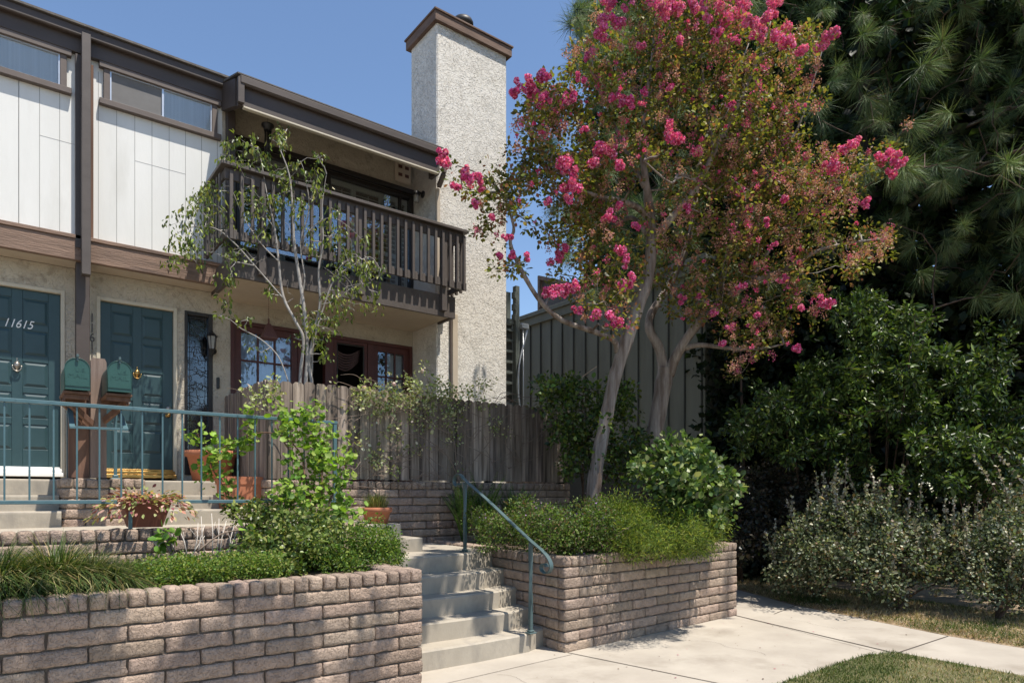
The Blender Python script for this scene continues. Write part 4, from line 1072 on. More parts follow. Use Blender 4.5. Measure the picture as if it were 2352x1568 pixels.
LB.append(limb(mb, [(1494, 560, 8.9, .060), (1525, 520, 8.8, .050), (1566, 474, 8.7, .045), (1606, 418, 8.6, .040), (1650, 330, 8.5, .032), (1700, 230, 8.4, .024), (1745, 130, 8.4, .014), (1770, 50, 8.4, .008)], 12))
LB.append(limb(mb, [(1490, 500, 8.9, .05), (1462, 476, 8.8, .040), (1420, 460, 8.6, .034), (1370, 450, 8.4, .026), (1310, 420, 8.2, .018), (1250, 350, 8.1, .012), (1215, 250, 8.1, .007)], 9))
LB.append(limb(mb, [(1488, 540, 8.9, .04), (1450, 500, 9.1, .03), (1400, 530, 9.3, .022), (1385, 560, 9.3, .014), (1330, 600, 9.3, .008)], 8))
LB.append(limb(mb, [(1420, 808, 8.8, .05), (1408, 780, 8.7, .038), (1360, 760, 8.5, .034), (1290, 735, 8.3, .031), (1240, 690, 8.2, .029), (1200, 625, 8.1, .026), (1172, 560, 8.05, .022), (1180, 520, 8.05, .018), (1150, 440, 8.0, .012), (1100, 400, 7.95, .009), (1050, 380, 7.9, .006)], 10))
LB.append(limb(mb, [(1480, 430, 8.8, .035), (1440, 350, 8.9, .026), (1400, 260, 9.0, .018), (1360, 160, 9.0, .011), (1380, 60, 9.0, .006)], 8))
LB.append(limb(mb, [(1640, 340, 8.5, .026), (1620, 240, 8.7, .018), (1610, 120, 8.8, .010), (1590, 30, 8.8, .006)], 8))
LB.append(limb(mb, [(1606, 418, 8.6, .026), (1560, 400, 8.4, .020), (1540, 420, 8.2, .012), (1480, 370, 8.0, .008)], 8))
# second stem
LB.append(limb(mb, [(1482, 1080, 10.0, .14), (1500, 1010, 10.0, .125), (1512, 950, 10.0, .118), (1524, 880, 10.0, .122), (1530, 845, 10.0, .12)], 14))
LB.append(limb(mb, [(1528, 862, 10.0, .095), (1514, 800, 10.0, .072), (1492, 758, 10.0, .066), (1496, 720, 10.1, .060), (1540, 650, 10.2, .055), (1580, 560, 10.2, .045), (1600, 440, 10.2, .034), (1620, 320, 10.2, .022), (1680, 200, 10.2, .012), (1720, 100, 10.1, .007)], 12))
LB.append(limb(mb, [(1534, 862, 10.0, .09), (1556, 812, 9.9, .074), (1596, 752, 9.8, .066), (1650, 700, 9.6, .058), (1720, 650, 9.4, .048), (1800, 620, 9.2, .036), (1870, 580, 9.0, .026), (1940, 560, 8.9, .016), (2010, 550, 8.8, .009)], 12))
LB.append(limb(mb, [(1570, 800, 9.9, .045), (1610, 792, 9.7, .036), (1680, 800, 9.5, .028), (1750, 800, 9.4, .018), (1800, 790, 9.3, .010)], 8))
LB.append(limb(mb, [(1650, 700, 9.6, .045), (1668, 600, 9.6, .036), (1700, 500, 9.5, .028), (1760, 400, 9.4, .022), (1830, 300, 9.3, .015), (1870, 180, 9.2, .009), (1890, 110, 9.2, .006)], 9))
LB.append(limb(mb, [(1720, 650, 9.4, .035), (1790, 540, 9.3, .026), (1880, 450, 9.2, .018), (1970, 390, 9.1, .011), (2040, 360, 9.0, .007)], 8))
CR = [(1060, 395, 26, .8, 7.9), (1110, 420, 50, 1, 7.95), (1150, 470, 60, 1, 8.0), (1130, 530, 42, .8, 8.0), (1165, 600, 40, .5, 8.1), (1215, 300, 36, .8, 8.1), (1230, 240, 45, 1, 8.1), (1210, 370, 50, .9, 8.1), (1290, 220, 60, 1, 8.4), (1290, 320, 75, .9, 8.4), (1280, 430, 70, .8, 8.4),
      (1360, 130, 60, 1, 8.8), (1370, 230, 85, 1, 8.8), (1390, 60, 45, .9, 8.9), (1400, 350, 90, 1, 8.7), (1390, 480, 75, .8, 8.8), (1310, 550, 55, .8, 9.1), (1400, 610, 75, 1, 8.7), (1300, 660, 45, .8, 8.6), (1385, 700, 60, 1, 8.5), (1440, 720, 30, .8, 8.5),
      (1480, 170, 95, 1, 8.7), (1520, 60, 80, 1, 8.6), (1500, 290, 95, 1, 8.6), (1590, 130, 95, 1, 8.8), (1620, 250, 105, 1, 8.8), (1600, 370, 100, 1, 8.9), (1640, 40, 70, 1, 8.8), (1700, 110, 80, 1, 8.6), (1740, 220, 95, 1, 8.7), (1800, 110, 62, 1, 8.9), (1860, 90, 36, 1, 9.1), (1830, 220, 60, 1, 9.1),
      (1720, 340, 105, 1, 9.1), (1830, 360, 75, 1, 9.2), (1560, 500, 80, .6, 9.0), (1680, 460, 105, 1, 9.3), (1790, 470, 90, 1, 9.2), (1900, 440, 70, 1, 9.1), (1960, 370, 50, 1, 9.1), (2040, 370, 36, 1, 9.0), (1930, 520, 60, .8, 9.0), (2020, 560, 42, 1, 8.8), (1960, 600, 30, .8, 8.9),
      (1560, 620, 70, .8, 9.6), (1660, 590, 95, 1, 9.5), (1770, 590, 85, 1, 9.3), (1860, 560, 60, .9, 9.1), (1580, 700, 55, .8, 9.7), (1680, 700, 80, 1, 9.5), (1780, 690, 70, 1, 9.4), (1860, 690, 50, 1, 9.2), (1700, 790, 50, 1, 9.5), (1780, 780, 45, 1, 9.4), (1690, 840, 22, 1, 9.4), (1580, 700, 40, .6, 9.2)]
CR += [(1260, 260, 60, 1.6, 8.2), (1300, 400, 60, 1.3, 8.3), (1340, 480, 60, 1, 8.7), (1180, 430, 45, 1.2, 8.0), (1250, 520, 40, .8, 8.5), (1230, 440, 50, 1.1, 8.2)]
cc = discs(CR, 820, (9, .42))
grow(mb, LB, cc, .017, .0035, .05)
part('trunk', mb, MT['bark_myrtle'], t)
Lv = [cluster_leaves(LEAF6, cc, 44, .125, .050, GR, GW, up=.6, wsc=1.25)]
extra = discs(CR, 420, (9, .5)); Lv.append(cluster_leaves(LEAF6, extra, 22, .15, .046, GR, GW, up=.4, wsc=1.25))
foliage('crown', Lv, MT['leaf'], t)
# blossom clusters: positions of the pink heads in the picture (x, y, size)
PK = [(1015, 352, 13), (1022, 372, 14), (1012, 380, 11), (1065, 400, 12), (1076, 410, 14), (1095, 402, 12), (1050, 430, 9), (1108, 425, 10), (1180, 212, 12), (1218, 190, 12), (1206, 212, 16), (1222, 216, 14), (1246, 172, 14), (1262, 175, 12), (1250, 225, 12), (1300, 230, 14), (1240, 235, 11), (1310, 215, 10),
      (1382, 50, 16), (1380, 75, 16), (1412, 50, 17), (1400, 10, 17), (1440, 12, 10), (1510, 10, 22), (1525, 30, 18), (1545, 15, 18), (1570, 30, 15), (1590, 8, 14), (1620, 20, 18), (1625, 45, 12), (1660, 12, 20), (1690, 30, 22), (1665, 40, 18), (1700, 15, 18), (1735, 60, 14), (1715, 45, 12), (1760, 40, 18), (1780, 20, 16), (1745, 85, 14), (1800, 70, 18), (1790, 92, 15), (1815, 100, 15), (1840, 115, 14), (1888, 100, 15), (1900, 90, 13), (1915, 78, 14), (1650, 80, 12), (1690, 95, 10),
      (1372, 345, 17), (1390, 340, 18), (1408, 352, 14), (1360, 378, 15), (1418, 385, 14), (1305, 385, 20), (1290, 378, 16), (1322, 395, 14), (1300, 432, 17), (1318, 430, 14), (1538, 314, 17), (1555, 318, 12), (1430, 240, 16), (1445, 236, 12), (1410, 218, 10), (1598, 345, 13), (1680, 240, 10), (1400, 490, 13), (1395, 510, 12), (1434, 580, 14), (1436, 600, 12), (1285, 580, 12), (1280, 600, 14), (1300, 570, 10), (1255, 670, 13), (1272, 662, 13), (1290, 668, 14), (1306, 662, 13), (1325, 655, 12), (1270, 678, 11), (1430, 650, 13), (1445, 655, 9), (1368, 722, 15), (1398, 728, 11), (1427, 742, 15), (1325, 712, 9), (1452, 640, 10), (1500, 575, 11), (1460, 520, 9), (1420, 470, 9), (1260, 465, 9), (1305, 460, 9),
      (1945, 340, 16), (1968, 330, 12), (1905, 370, 13), (1918, 390, 14), (1990, 462, 10), (2025, 370, 15), (2040, 350, 12), (2050, 395, 13), (2075, 380, 12), (2060, 365, 13), (1850, 360, 9), (1802, 455, 9), (1760, 510, 8), (1800, 640, 9), (1705, 660, 10), (1890, 690, 13), (1900, 700, 10), (1830, 800, 11), (1840, 700, 9), (1680, 745, 8), (1610, 680, 9), (1565, 690, 10), (1660, 790, 8), (1575, 480, 8), (1700, 440, 7), (1640, 720, 9), (1740, 720, 8), (1720, 480, 7), (1780, 560, 7), (1175, 585, 8), (1210, 590, 8), (1150, 590, 8), (1168, 545, 8), (1130, 500, 8), (1090, 468, 8), (1240, 300, 8), (1340, 300, 8), (1330, 180, 9), (1350, 130, 10), (1470, 110, 9), (1560, 90, 9), (1480, 210, 8), (1540, 200, 7)]
Lp = []; r3 = np.random.default_rng(5)
for (x, y, s) in PK:
    # depth of the crown there
    Z = min(CR, key=lambda c: (c[0] - x) ** 2 + (c[1] - y) ** 2)[4] - r3.uniform(.6, .9)
    c0 = np.array(W(x, y, Z)); R0 = s / 1540 * Z
    for lobe in range(4):
        c = c0 + r3.normal(0, R0 * .48, 3); R = R0 * r3.uniform(.42, .75); n = int(44 + s * 3.2)
        o = rdir(n, r3); q = r3.uniform(.3, 1.1, (n, 1)) ** .5; P = c + o * q * R
        pal = [(.74, .09, .33), (.85, .19, .46), (.60, .06, .24), (.88, .38, .58), (.50, .10, .20)] if y > 150 else [(.74, .14, .40), (.84, .28, .52), (.62, .08, .30), (.60, .20, .28)]
        Lp.append(inst(PETAL, P, rdir(n, r3), unit(o + r3.normal(0, .6, (n, 3))), .020 * r3.uniform(.7, 1.3, n), pick(pal, n, r3, jit=.16)))
sm = discs(CR, 130, (9, .3), r3); sm = sm - unit(sm - np.array([0, 0, EYE])) * .5
for c in sm:
    n = 26; o = rdir(n, r3); Lp.append(inst(PETAL, c + o * r3.uniform(.2, 1, (n, 1)) * r3.uniform(.02, .05), rdir(n, r3), rdir(n, r3), .017, pick([(.72, .07, .28), (.80, .20, .40), (.55, .10, .18)], n, r3)))
foliage('blossoms', Lp, MT['petal'], t, kind='stuff', label='bright pink blossom clusters')
sh = discs([c for c in CR if c[0] > 1300 or c[1] < 300] + [(1640, 470, 160, 1.5, 9.2), (1900, 420, 90, 2, 8.9), (1330, 110, 60, 1, 8.6), (1220, 300, 50, 1, 7.9), (1120, 500, 40, 2, 7.9), (1690, 840, 20, 6, 9.2), (1990, 560, 50, 2, 8.6), (2088, 290, 12, 8, 8.9), (1850, 150, 50, 2, 8.8)], 620, (9, .25))
sh = sh - unit(sh - np.array([0, 0, EYE])) * .5
Ls = []
for c in sh:
    n = 46; o = rdir(n, r3); P = c + o * r3.uniform(.2, 1, (n, 1)) * np.array([.075, .075, .10]) * r3.uniform(.6, 1.2)
    base = [(.44, .25, .17), (.36, .18, .12), (.50, .30, .22), (.50, .20, .22)] if r3.uniform() < .8 else [(.55, .10, .25), (.40, .17, .16)]
    Ls.append(inst(PETAL, P, rdir(n, r3), rdir(n, r3), .017, pick(base, n, r3)))
foliage('seed_heads', Ls, MT['petal'], t, kind='stuff', label='brown and dusty pink seed heads')

# ================================================================ SMALL GREY-BARKED TREE BEHIND THE FENCE
t = thing('small_tree', 'small airy tree with several pale grey stems, behind the fence and before the balcony', 'tree', tuple(W(700, 900, 8.05)))
mb = MB(); LB = []
def L8(pts, n=8, Z=8.05, dz=0): LB.append(limb(mb, [(x, y, Z + dz * i, r_ * .66) for i, (x, y, r_) in enumerate(pts)], n))
L8([(696, 960, .040), (702, 880, .038), (706, 800, .036), (700, 720, .034), (688, 640, .030), (676, 560, .026), (672, 480, .020), (664, 400, .013), (640, 330, .008), (655, 305, .004)], 10)
L8([(686, 960, .034), (690, 860, .030), (697, 780, .027), (680, 740, .025), (650, 680, .026), (640, 600, .022), (630, 520, .017), (612, 440, .011), (600, 370, .007), (590, 340, .004)], 9, 8.0)
L8([(650, 685, .015), (620, 650, .013), (585, 610, .012), (545, 565, .013), (505, 530, .010), (470, 520, .007), (430, 525, .005), (400, 540, .003)], 8, 7.95, -.05)
L8([(718, 960, .034), (716, 880, .030), (710, 830, .028), (722, 760, .026), (735, 700, .024), (732, 620, .020), (742, 560, .015), (740, 480, .011), (745, 430, .006), (750, 400, .004)], 9, 8.05)
L8([(716, 860, .022), (720, 790, .020), (745, 700, .016), (770, 640, .014), (810, 610, .011), (850, 590, .007), (875, 620, .004)], 8, 8.1, .02)
L8([(700, 760, .020), (690, 700, .018), (700, 640, .015), (690, 560, .014), (710, 480, .010), (700, 400, .007), (690, 370, .004)], 8, 8.1)
L8([(663, 880, .013), (640, 820, .011), (600, 780, .010), (555, 755, .008), (530, 735, .006), (505, 725, .004)], 7, 7.9, -.03)
L8([(640, 600, .012), (600, 560, .010), (560, 500, .008), (535, 440, .006), (520, 400, .004)], 7, 7.9, -.02)
L8([(628, 520, .010), (590, 470, .008), (550, 420, .006), (515, 370, .004)], 7, 8.0)
L8([(690, 560, .010), (720, 520, .008), (760, 500, .006), (800, 520, .005), (840, 560, .003)], 7, 8.1)
L8([(735, 700, .012), (770, 690, .009), (810, 660, .007), (850, 650, .004)], 7, 8.1)
L8([(585, 610, .009), (540, 600, .007), (490, 580, .005), (450, 575, .003)], 7, 7.8)
CF = [(625, 330, 38, 1, 8.0), (655, 310, 20, 1), (560, 360, 50, 1.1, 8.0), (520, 350, 28, .8, 7.9), (620, 420, 60, .9), (700, 400, 60, .7), (740, 420, 36, .8), (570, 470, 75, .8), (500, 460, 50, 1, 7.8), (450, 490, 45, 1, 7.7), (420, 530, 40, 1, 7.7), (395, 585, 28, 1.1, 7.7), (440, 580, 34, .8, 7.7), (510, 570, 45, .8, 7.8), (640, 520, 70, .6), (720, 500, 60, .7), (760, 560, 55, .9), (800, 620, 48, 1.1), (850, 640, 38, 1.1), (860, 690, 26, 1), (790, 690, 45, .9), (740, 740, 38, 1.2), (700, 740, 36, 1), (740, 800, 26, 1), (690, 780, 22, 1), (520, 640, 26, 1.2, 7.8), (520, 710, 26, 1, 7.8), (560, 730, 24, 1, 7.8), (590, 800, 18, 1, 7.8), (600, 660, 30, .5), (840, 560, 24, .9), (560, 580, 40, .6)]
cf = discs(CF, 330, (8.05, .24))
grow(mb, LB, cf, .008, .002, .03, 4)
dead = discs([(620, 470, 110, 1), (700, 600, 120, 1), (560, 540, 80, 1), (800, 640, 80, 1)], 60, (8.05, .3)); grow(mb, LB, dead, .006, .002, .06, 4)
part('trunk', mb, MT['bark_fig'], t)
FG = [(.17, .22, .03), (.25, .27, .045), (.09, .13, .025), (.05, .075, .02)]
foliage('crown', [cluster_leaves(DROOP, cf, 10, .085, .052, FG, [.35, .2, .28, .17], up=.25, droop=1.3, wsc=1.05, outward=.5)], MT['leafgloss'], t)

# ================================================================ BIG PINE AND THE GREENERY AT THE RIGHT
def pine(name, label, base, ztop, trunk_r, circles, ntuft, depth, tone=1.0, seed=1, needles=85, nl=.30):
    r = np.random.default_rng(seed)
    t = thing(name, label, 'tree', base)
    mb = MB(); b = Vector(base)
    T = [b + Vector((math.sin(z * .5) * .12, math.cos(z * .4) * .1, z)) for z in np.linspace(0, ztop - base[2], 14)]
    mb.tube(T, list(np.linspace(trunk_r, .06, 14)), 14)
    tc = discs(circles, ntuft, depth, r) if circles is not None else None
    return t, mb, T, tc, r
PC = [(1345, 30, 42, 9, 12.6), (1345, 130, 38, 7, 12.8), (1400, 60, 60, 3, 12.5), (1480, 60, 80, 1.5, 12), (1430, 330, 70, 1.5, 12.6), (1500, 200, 90, 1, 12.4), (1600, 40, 90, 1, 12), (1760, 60, 110, 1, 12), (1920, 80, 120, 1, 11.5), (2080, 80, 130, 1, 11.5), (2260, 100, 150, 1, 11), (1420, 250, 80, .5, 12.6), (1340, 330, 40, .5, 12.6), (1295, 480, 36, 2.5, 12.6), (1320, 560, 44, 2.5, 12.6), (1380, 640, 36, 2, 12.6), (1400, 500, 60, 2, 12.6), (1250, 340, 24, 2, 12.6), (1480, 420, 90, .9, 12.4), (1450, 600, 70, .9, 12.6), (1600, 300, 130, 1, 12.6), (1600, 500, 130, 1, 12.6), (1620, 660, 90, 1, 12.6), (1780, 300, 140, 1, 12), (1780, 520, 140, 1, 12),
      (1980, 260, 130, 1, 11), (1980, 450, 130, 1, 11), (2160, 300, 140, 1, 10.8), (2160, 500, 140, .9, 11), (2300, 350, 120, 1, 10.6), (2300, 560, 130, .9, 11), (2050, 600, 110, .6, 11.5), (1880, 640, 110, .8, 12), (2240, 700, 110, .5, 11.5), (1720, 760, 90, .6, 12.5), (2420, 300, 160, .8, 11), (2450, 60, 160, .8, 11), (2450, 600, 150, .6, 11)]
t, mb, T, tc, rp = pine('pine_tree', 'tall dark pine with drooping long-needled tufts filling the upper right of the picture', (13.0, 6.0, 0), 17, .34, PC, 700, (11.5, .9), seed=11)
top = np.column_stack([rp.uniform(11.7, 16.5, 620), rp.uniform(-1.5, 9.5, 620), rp.uniform(9.4, 13.5, 620)])  # unseen upper tufts, spread sunward to shade the shrubs below
tc = np.vstack([tc, top])
Lm = []
for k in range(46):
    z = rp.uniform(2.5, 15); a = rp.uniform(0, 6.28); ln = rp.uniform(1.6, 4.0) * (1 - .4 * z / 16)
    p0 = Vector((13.0, 6.0, z)); pts = [p0 + Vector((math.cos(a) * ln * s, math.sin(a) * ln * s, .35 * ln * s - .25 * ln * s * s)) for s in np.linspace(0, 1, 7)]
    mb.tube(pts, list(np.linspace(.06, .015, 7)), 6); Lm.append(pts)
near = tc[rp.choice(700, 330, replace=False)]
grow(mb, Lm, near, .022, .006, .08, 5, rp)
part('trunk', mb, MT['bark_dark'], t)
def tufts(centers, r, needles, L, cols, wts, spread=.55, w=1.0):
    n = len(centers); ax = unit(r.normal(0, .7, (n, 3)) + np.array([-.45, -.55, .15])); ts = np.repeat(r.uniform(.65, 1.25, (n, 1)), needles, axis=0)
    c = np.repeat(centers, needles, axis=0); A = np.repeat(ax, needles, axis=0); m = len(c)
    along = r.uniform(-.30, .02, (m, 1)) * L
    d = unit(A * .62 + r.normal(0, .48, (m, 3)) + np.array([0, 0, -.50]))
    pos = c + A * along
    nm = unit(np.cross(d, r.normal(size=(m, 3))) + np.array([0, 0, .8]))
    tone = np.repeat(1 + r.normal(0, .18, (n, 1)), needles, axis=0)
    return inst(NEED, pos, d, nm, L * r.uniform(.75, 1.15, m) * ts[:, 0], pick(cols, m, r, wts, jit=.15) * tone, w)
PN = [(.075, .125, .050), (.045, .080, .034), (.13, .185, .085), (.12, .085, .04)]  # darker greens: shade of the inner tufts put into the colour
foliage('crown', [tufts(tc[:280], rp, 210, .34, [(.16, .22, .085), (.11, .155, .06), (.25, .31, .14), (.20, .14, .07)], [.45, .30, .20, .05], w=.85), tufts(tc[280:700] + unit(tc[280:700] - np.array([0, 0, EYE])) * .9, rp, 150, .33, PN, [.45, .35, .14, .06], w=1.0), tufts(tc[700:], rp, 30, .45, PN, [.45, .35, .14, .06], w=5)], MT['needle'], t)  # front tufts paler, sunlight put into their needle colour

# dense backdrop trees behind it, deep shade put into their leaf colour
def backdrop_tree(label, base, zs, rad, n, cols, seed, leaf=.19, group='shade-coloured trees behind the pine'):
    r = np.random.default_rng(seed); t = thing('evergreen_tree', label, 'tree', base, group); mb = MB(); b = Vector(base)
    T = [b + Vector((0.1 * math.sin(z), .1 * math.cos(z), z)) for z in np.linspace(0, zs[1] * .85, 9)]; mb.tube(T, list(np.linspace(.22, .05, 9)), 10)
    n_c = n; d = rdir(n_c, r) * r.uniform(.35, 1, (n_c, 1)) ** .5
    cz = (zs[0] + zs[1]) / 2; C = np.array([base[0], base[1], cz]) + d * np.array([rad, rad, (zs[1] - zs[0]) / 2])
    grow(mb, [T], C[: n // 3], .05, .012, .03, 5, r); part('trunk', mb, MT['bark_dark'], t)
    foliage('crown', [cluster_leaves(LEAF4, C, 34, .55, leaf, cols, up=.3, r=r, wsc=1.4)], MT['leaf'], t)
DK_SHADE = [(.012, .024, .009), (.020, .034, .012), (.009, .016, .008)]  # near-black greens, deep shade put into the leaf colour
backdrop_tree('shade-coloured evergreen behind the pine near the right edge', (14.6, 6.2, 0), (.5, 15), 3.0, 800, DK_SHADE, 21)
backdrop_tree('shade-coloured evergreen behind the right half of the flowering tree', (14.6, 10.4, 0), (2.5, 15.0), 2.6, 700, DK_SHADE, 22)
backdrop_tree('shade-coloured evergreen at the extreme right, beyond the silvery bushes', (16.0, 3.6, 0), (.4, 15), 3.0, 800, DK_SHADE, 23)
backdrop_tree('shade-coloured evergreen just behind the neighbouring roof, right of the second stem', (15.2, 7.9, 0), (2.0, 15), 2.3, 620, DK_SHADE, 25)
backdrop_tree('shade-coloured evergreen behind the left half of the flowering tree, farthest back', (16.4, 14.0, 0), (2.5, 19.0), 2.2, 700, DK_SHADE, 26, leaf=.22)
backdrop_tree('low shade-coloured evergreen added in front of the end of the neighbouring wall', (11.7, 6.75, 0), (.8, 7.6), 1.25, 420, DK_SHADE, 27, leaf=.13)  # added to cover the sunlit end wall, shade in its leaf colour

r = np.random.default_rng(24); t = thing('backdrop_hedge', 'shade-coloured unclipped hedge filling the gap below the pine, behind the shrubs', 'hedge', (12.2, 5.6, 0))  # added to fill the dark gap, shade put into the leaf colour
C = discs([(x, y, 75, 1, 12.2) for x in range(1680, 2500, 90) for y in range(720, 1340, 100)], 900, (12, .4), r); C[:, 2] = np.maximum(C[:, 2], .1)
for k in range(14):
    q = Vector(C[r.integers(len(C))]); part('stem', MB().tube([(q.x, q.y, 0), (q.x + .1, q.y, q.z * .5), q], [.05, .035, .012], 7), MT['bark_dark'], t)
foliage('foliage', [cluster_leaves(LEAF4, C, 26, .30, .13, DK_SHADE, up=.3, r=r, wsc=1.4)], MT['leaf'], t)

# broadleaf shrubs under the pine
def shrub(name, label, circles, n, depth, T, per, rad, size, cols, wts, base, seed, group=None, stems=6, mat='leafgloss', cat='shrub', up=.35, sr=.014, droop=0., wsc=1., spikes=0, extra=None, zmin=None, barkm='bark_dark'):
    r = np.random.default_rng(seed); t = thing(name, label, cat, base, group)
    C = discs(circles, n, depth, r)
    if zmin is not None: C[:, 2] = np.maximum(C[:, 2], zmin)
    mb = MB(); b = Vector(base); LL = []
    for k in range(stems):
        e = Vector(C[r.integers(len(C))]); m1 = b.lerp(e, .4) + Vector((r.normal(0, .05), r.normal(0, .05), .08)); q = b.copy()
        pts = smooth([q, m1, e], 4); mb.tube(pts, list(np.linspace(sr * 1.5, sr * .4, len(pts))), 6); LL.append(pts)
    grow(mb, LL, C[: min(len(C), 170)], sr * .5, .002, .04, 4, r)
    part('stems', mb, MT[barkm], t)
    Ls = [cluster_leaves(T, C, per, rad, size, cols, wts, up=up, r=r, droop=droop, wsc=wsc)]
    if extra: Ls += extra
    foliage('foliage', Ls, MT[mat], t)
    return t, C
BG = [(.045, .080, .016), (.09, .14, .028), (.018, .036, .010), (.18, .24, .05)]
shrub('broadleaf_shrub', 'tall broadleaf shrub with bright green lance-shaped leaves beneath the pine, right of the blossom tree',
      [(1960, 720, 55, 1.5, 9.6), (2040, 740, 60, 1.3, 9.6), (2110, 760, 50, 1, 9.8), (1960, 820, 60, 1, 9.8), (2060, 830, 60, 1, 9.6), (2150, 840, 60, 1, 9.6), (1900, 880, 60, 1, 9.9), (2010, 900, 70, 1, 9.7), (1920, 950, 60, 1, 9.9), (2220, 860, 50, 1, 9.6), (2080, 960, 70, .8, 9.9)],
      230, (9.8, .4), LANCE, 52, .12, .078, BG, [.4, .25, .25, .1], tuple(atz(2020, 1330, .05)), 31, wsc=1.5)
shrub('broadleaf_shrub', 'wide broadleaf shrub with glossy green leaves spilling down at the right edge below the pine',
      [(2150, 1000, 70, 1, 9.4), (2250, 1010, 80, 1, 9.2), (2330, 1040, 80, 1, 9.1), (2200, 1090, 70, 1, 9.3), (2300, 900, 80, .8, 9.6), (2330, 760, 80, .5, 9.8), (2100, 1080, 60, .8, 9.5), (2340, 1140, 60, 1, 9.1), (2420, 1000, 100, .7, 9.3)],
      210, (9.4, .45), LANCE, 52, .12, .075, BG, [.4, .2, .32, .08], tuple(atz(2230, 1340, .05)), 32, wsc=1.5)
shrub('broadleaf_shrub', 'low-branched broadleaf shrub with green sprays, directly right of the camellia, before the dark hedge',
      [(1760, 930, 50, 1, 9.8), (1830, 930, 50, 1, 9.8), (1720, 980, 45, .8, 9.9), (1880, 1000, 60, 1, 9.8), (1800, 1010, 50, .7, 9.9), (1700, 1010, 35, .8, 9.9), (1950, 1050, 60, .8, 9.8), (1860, 900, 30, 1, 9.9)],
      125, (9.9, .35), LANCE, 52, .12, .075, BG, [.4, .2, .32, .08], tuple(atz(1850, 1330, .05)), 33, wsc=1.5)
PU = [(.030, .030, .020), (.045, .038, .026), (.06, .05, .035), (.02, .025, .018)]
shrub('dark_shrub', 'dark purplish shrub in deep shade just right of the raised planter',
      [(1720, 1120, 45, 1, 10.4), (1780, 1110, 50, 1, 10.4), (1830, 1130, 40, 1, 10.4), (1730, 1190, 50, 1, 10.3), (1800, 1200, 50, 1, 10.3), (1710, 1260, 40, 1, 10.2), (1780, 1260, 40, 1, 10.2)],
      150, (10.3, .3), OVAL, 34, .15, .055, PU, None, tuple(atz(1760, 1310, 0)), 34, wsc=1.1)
SG = [(.12, .15, .075), (.23, .25, .15), (.05, .068, .034), (.36, .36, .24), (.15, .10, .05)]
SGW = [.32, .2, .30, .08, .10]
def silver(label, circles, n, base, seed, sp):
    r = np.random.default_rng(seed)
    ex = []; sp = list(sp)
    for k in range(16):
        c_ = circles[r.integers(len(circles))]; sp.append((c_[0] + r.uniform(-.8, .8) * c_[2], c_[1] - .5 * c_[2], r.uniform(-28, 22), -r.uniform(35, 75), c_[4] - r.uniform(0, .4)))
    for (x, y, dx, dy, Z) in sp:
        p0 = np.array(W(x, y, Z)); p1 = np.array(W(x + dx, y + dy, Z)); s = r.uniform(0, 1, (38, 1)); P = p0 + (p1 - p0) * s
        ex.append(inst(OVAL, P, unit(rdir(38, r) + (p1 - p0) * .6), rdir(38, r, .1), .04, pick([(.36, .33, .24), (.22, .2, .13), (.42, .40, .32)], 38, r)))
    t, C = shrub('silvery_bush', label, circles, n, (9, .28), OVAL, 54, .15, .037, SG, SGW, base, seed, 'silvery bushes along the grass verge', extra=ex, wsc=1.0, up=.25, zmin=.1)
    for (x, y, dx, dy, Z) in sp: part('shoot', MB().tube([W(x, y, Z), W(x + dx * .5, y + dy * .5, Z), W(x + dx, y + dy, Z)], [.006, .004, .002], 4), MT['vine'], t)
silver('silver-green bush at the left end of the row, with upright brown-tipped shoots',
       [(1810, 1270, 42, 1, 9.3), (1850, 1240, 50, 1, 9.2), (1900, 1210, 55, 1, 9.2), (1880, 1300, 55, 1, 9.0), (1800, 1310, 34, .8, 9.2), (1940, 1270, 55, 1, 9.0), (1950, 1190, 45, 1, 9.3), (1900, 1150, 24, .7, 9.4)], 250, tuple(atz(1880, 1372, 0)), 41,
       [(1830, 1230, -12, -90, 9.1), (1880, 1160, -6, -80, 9.2), (1940, 1140, 4, -90, 9.2), (1780, 1290, -22, -70, 9.2), (1850, 1220, 8, -70, 9.1), (1905, 1150, 10, -60, 9.2), (1970, 1150, -20, -60, 9.2)])
silver('silver-green bush in the middle of the row along the verge',
       [(2010, 1190, 55, 1, 9.0), (2060, 1200, 50, 1, 9.0), (2000, 1290, 60, 1, 8.8), (2080, 1290, 60, 1, 8.7), (2110, 1220, 45, .9, 8.9), (2150, 1290, 55, .9, 8.6), (2040, 1340, 40, .8, 8.7)], 240, tuple(atz(2060, 1400, 0)), 42,
       [(2010, 1150, -8, -80, 8.9), (2060, 1160, 14, -90, 8.9), (2110, 1190, 6, -80, 8.8), (1990, 1160, 0, -50, 8.9)])
silver('silver-green bush running out of the picture at the right edge',
       [(2190, 1230, 50, .7, 8.6), (2230, 1290, 60, 1, 8.4), (2290, 1240, 60, 1, 8.3), (2340, 1290, 60, 1, 8.1), (2270, 1350, 45, 1, 8.2), (2330, 1180, 45, .8, 8.4), (2360, 1360, 50, 1, 8.0), (2420, 1280, 80, 1, 8.0)], 260, tuple(atz(2290, 1425, 0)), 43,
       [(2290, 1130, -60, -90, 8.3), (2340, 1100, -50, -60, 8.3), (2330, 1180, -40, -110, 8.2), (2240, 1200, 10, -70, 8.4)])

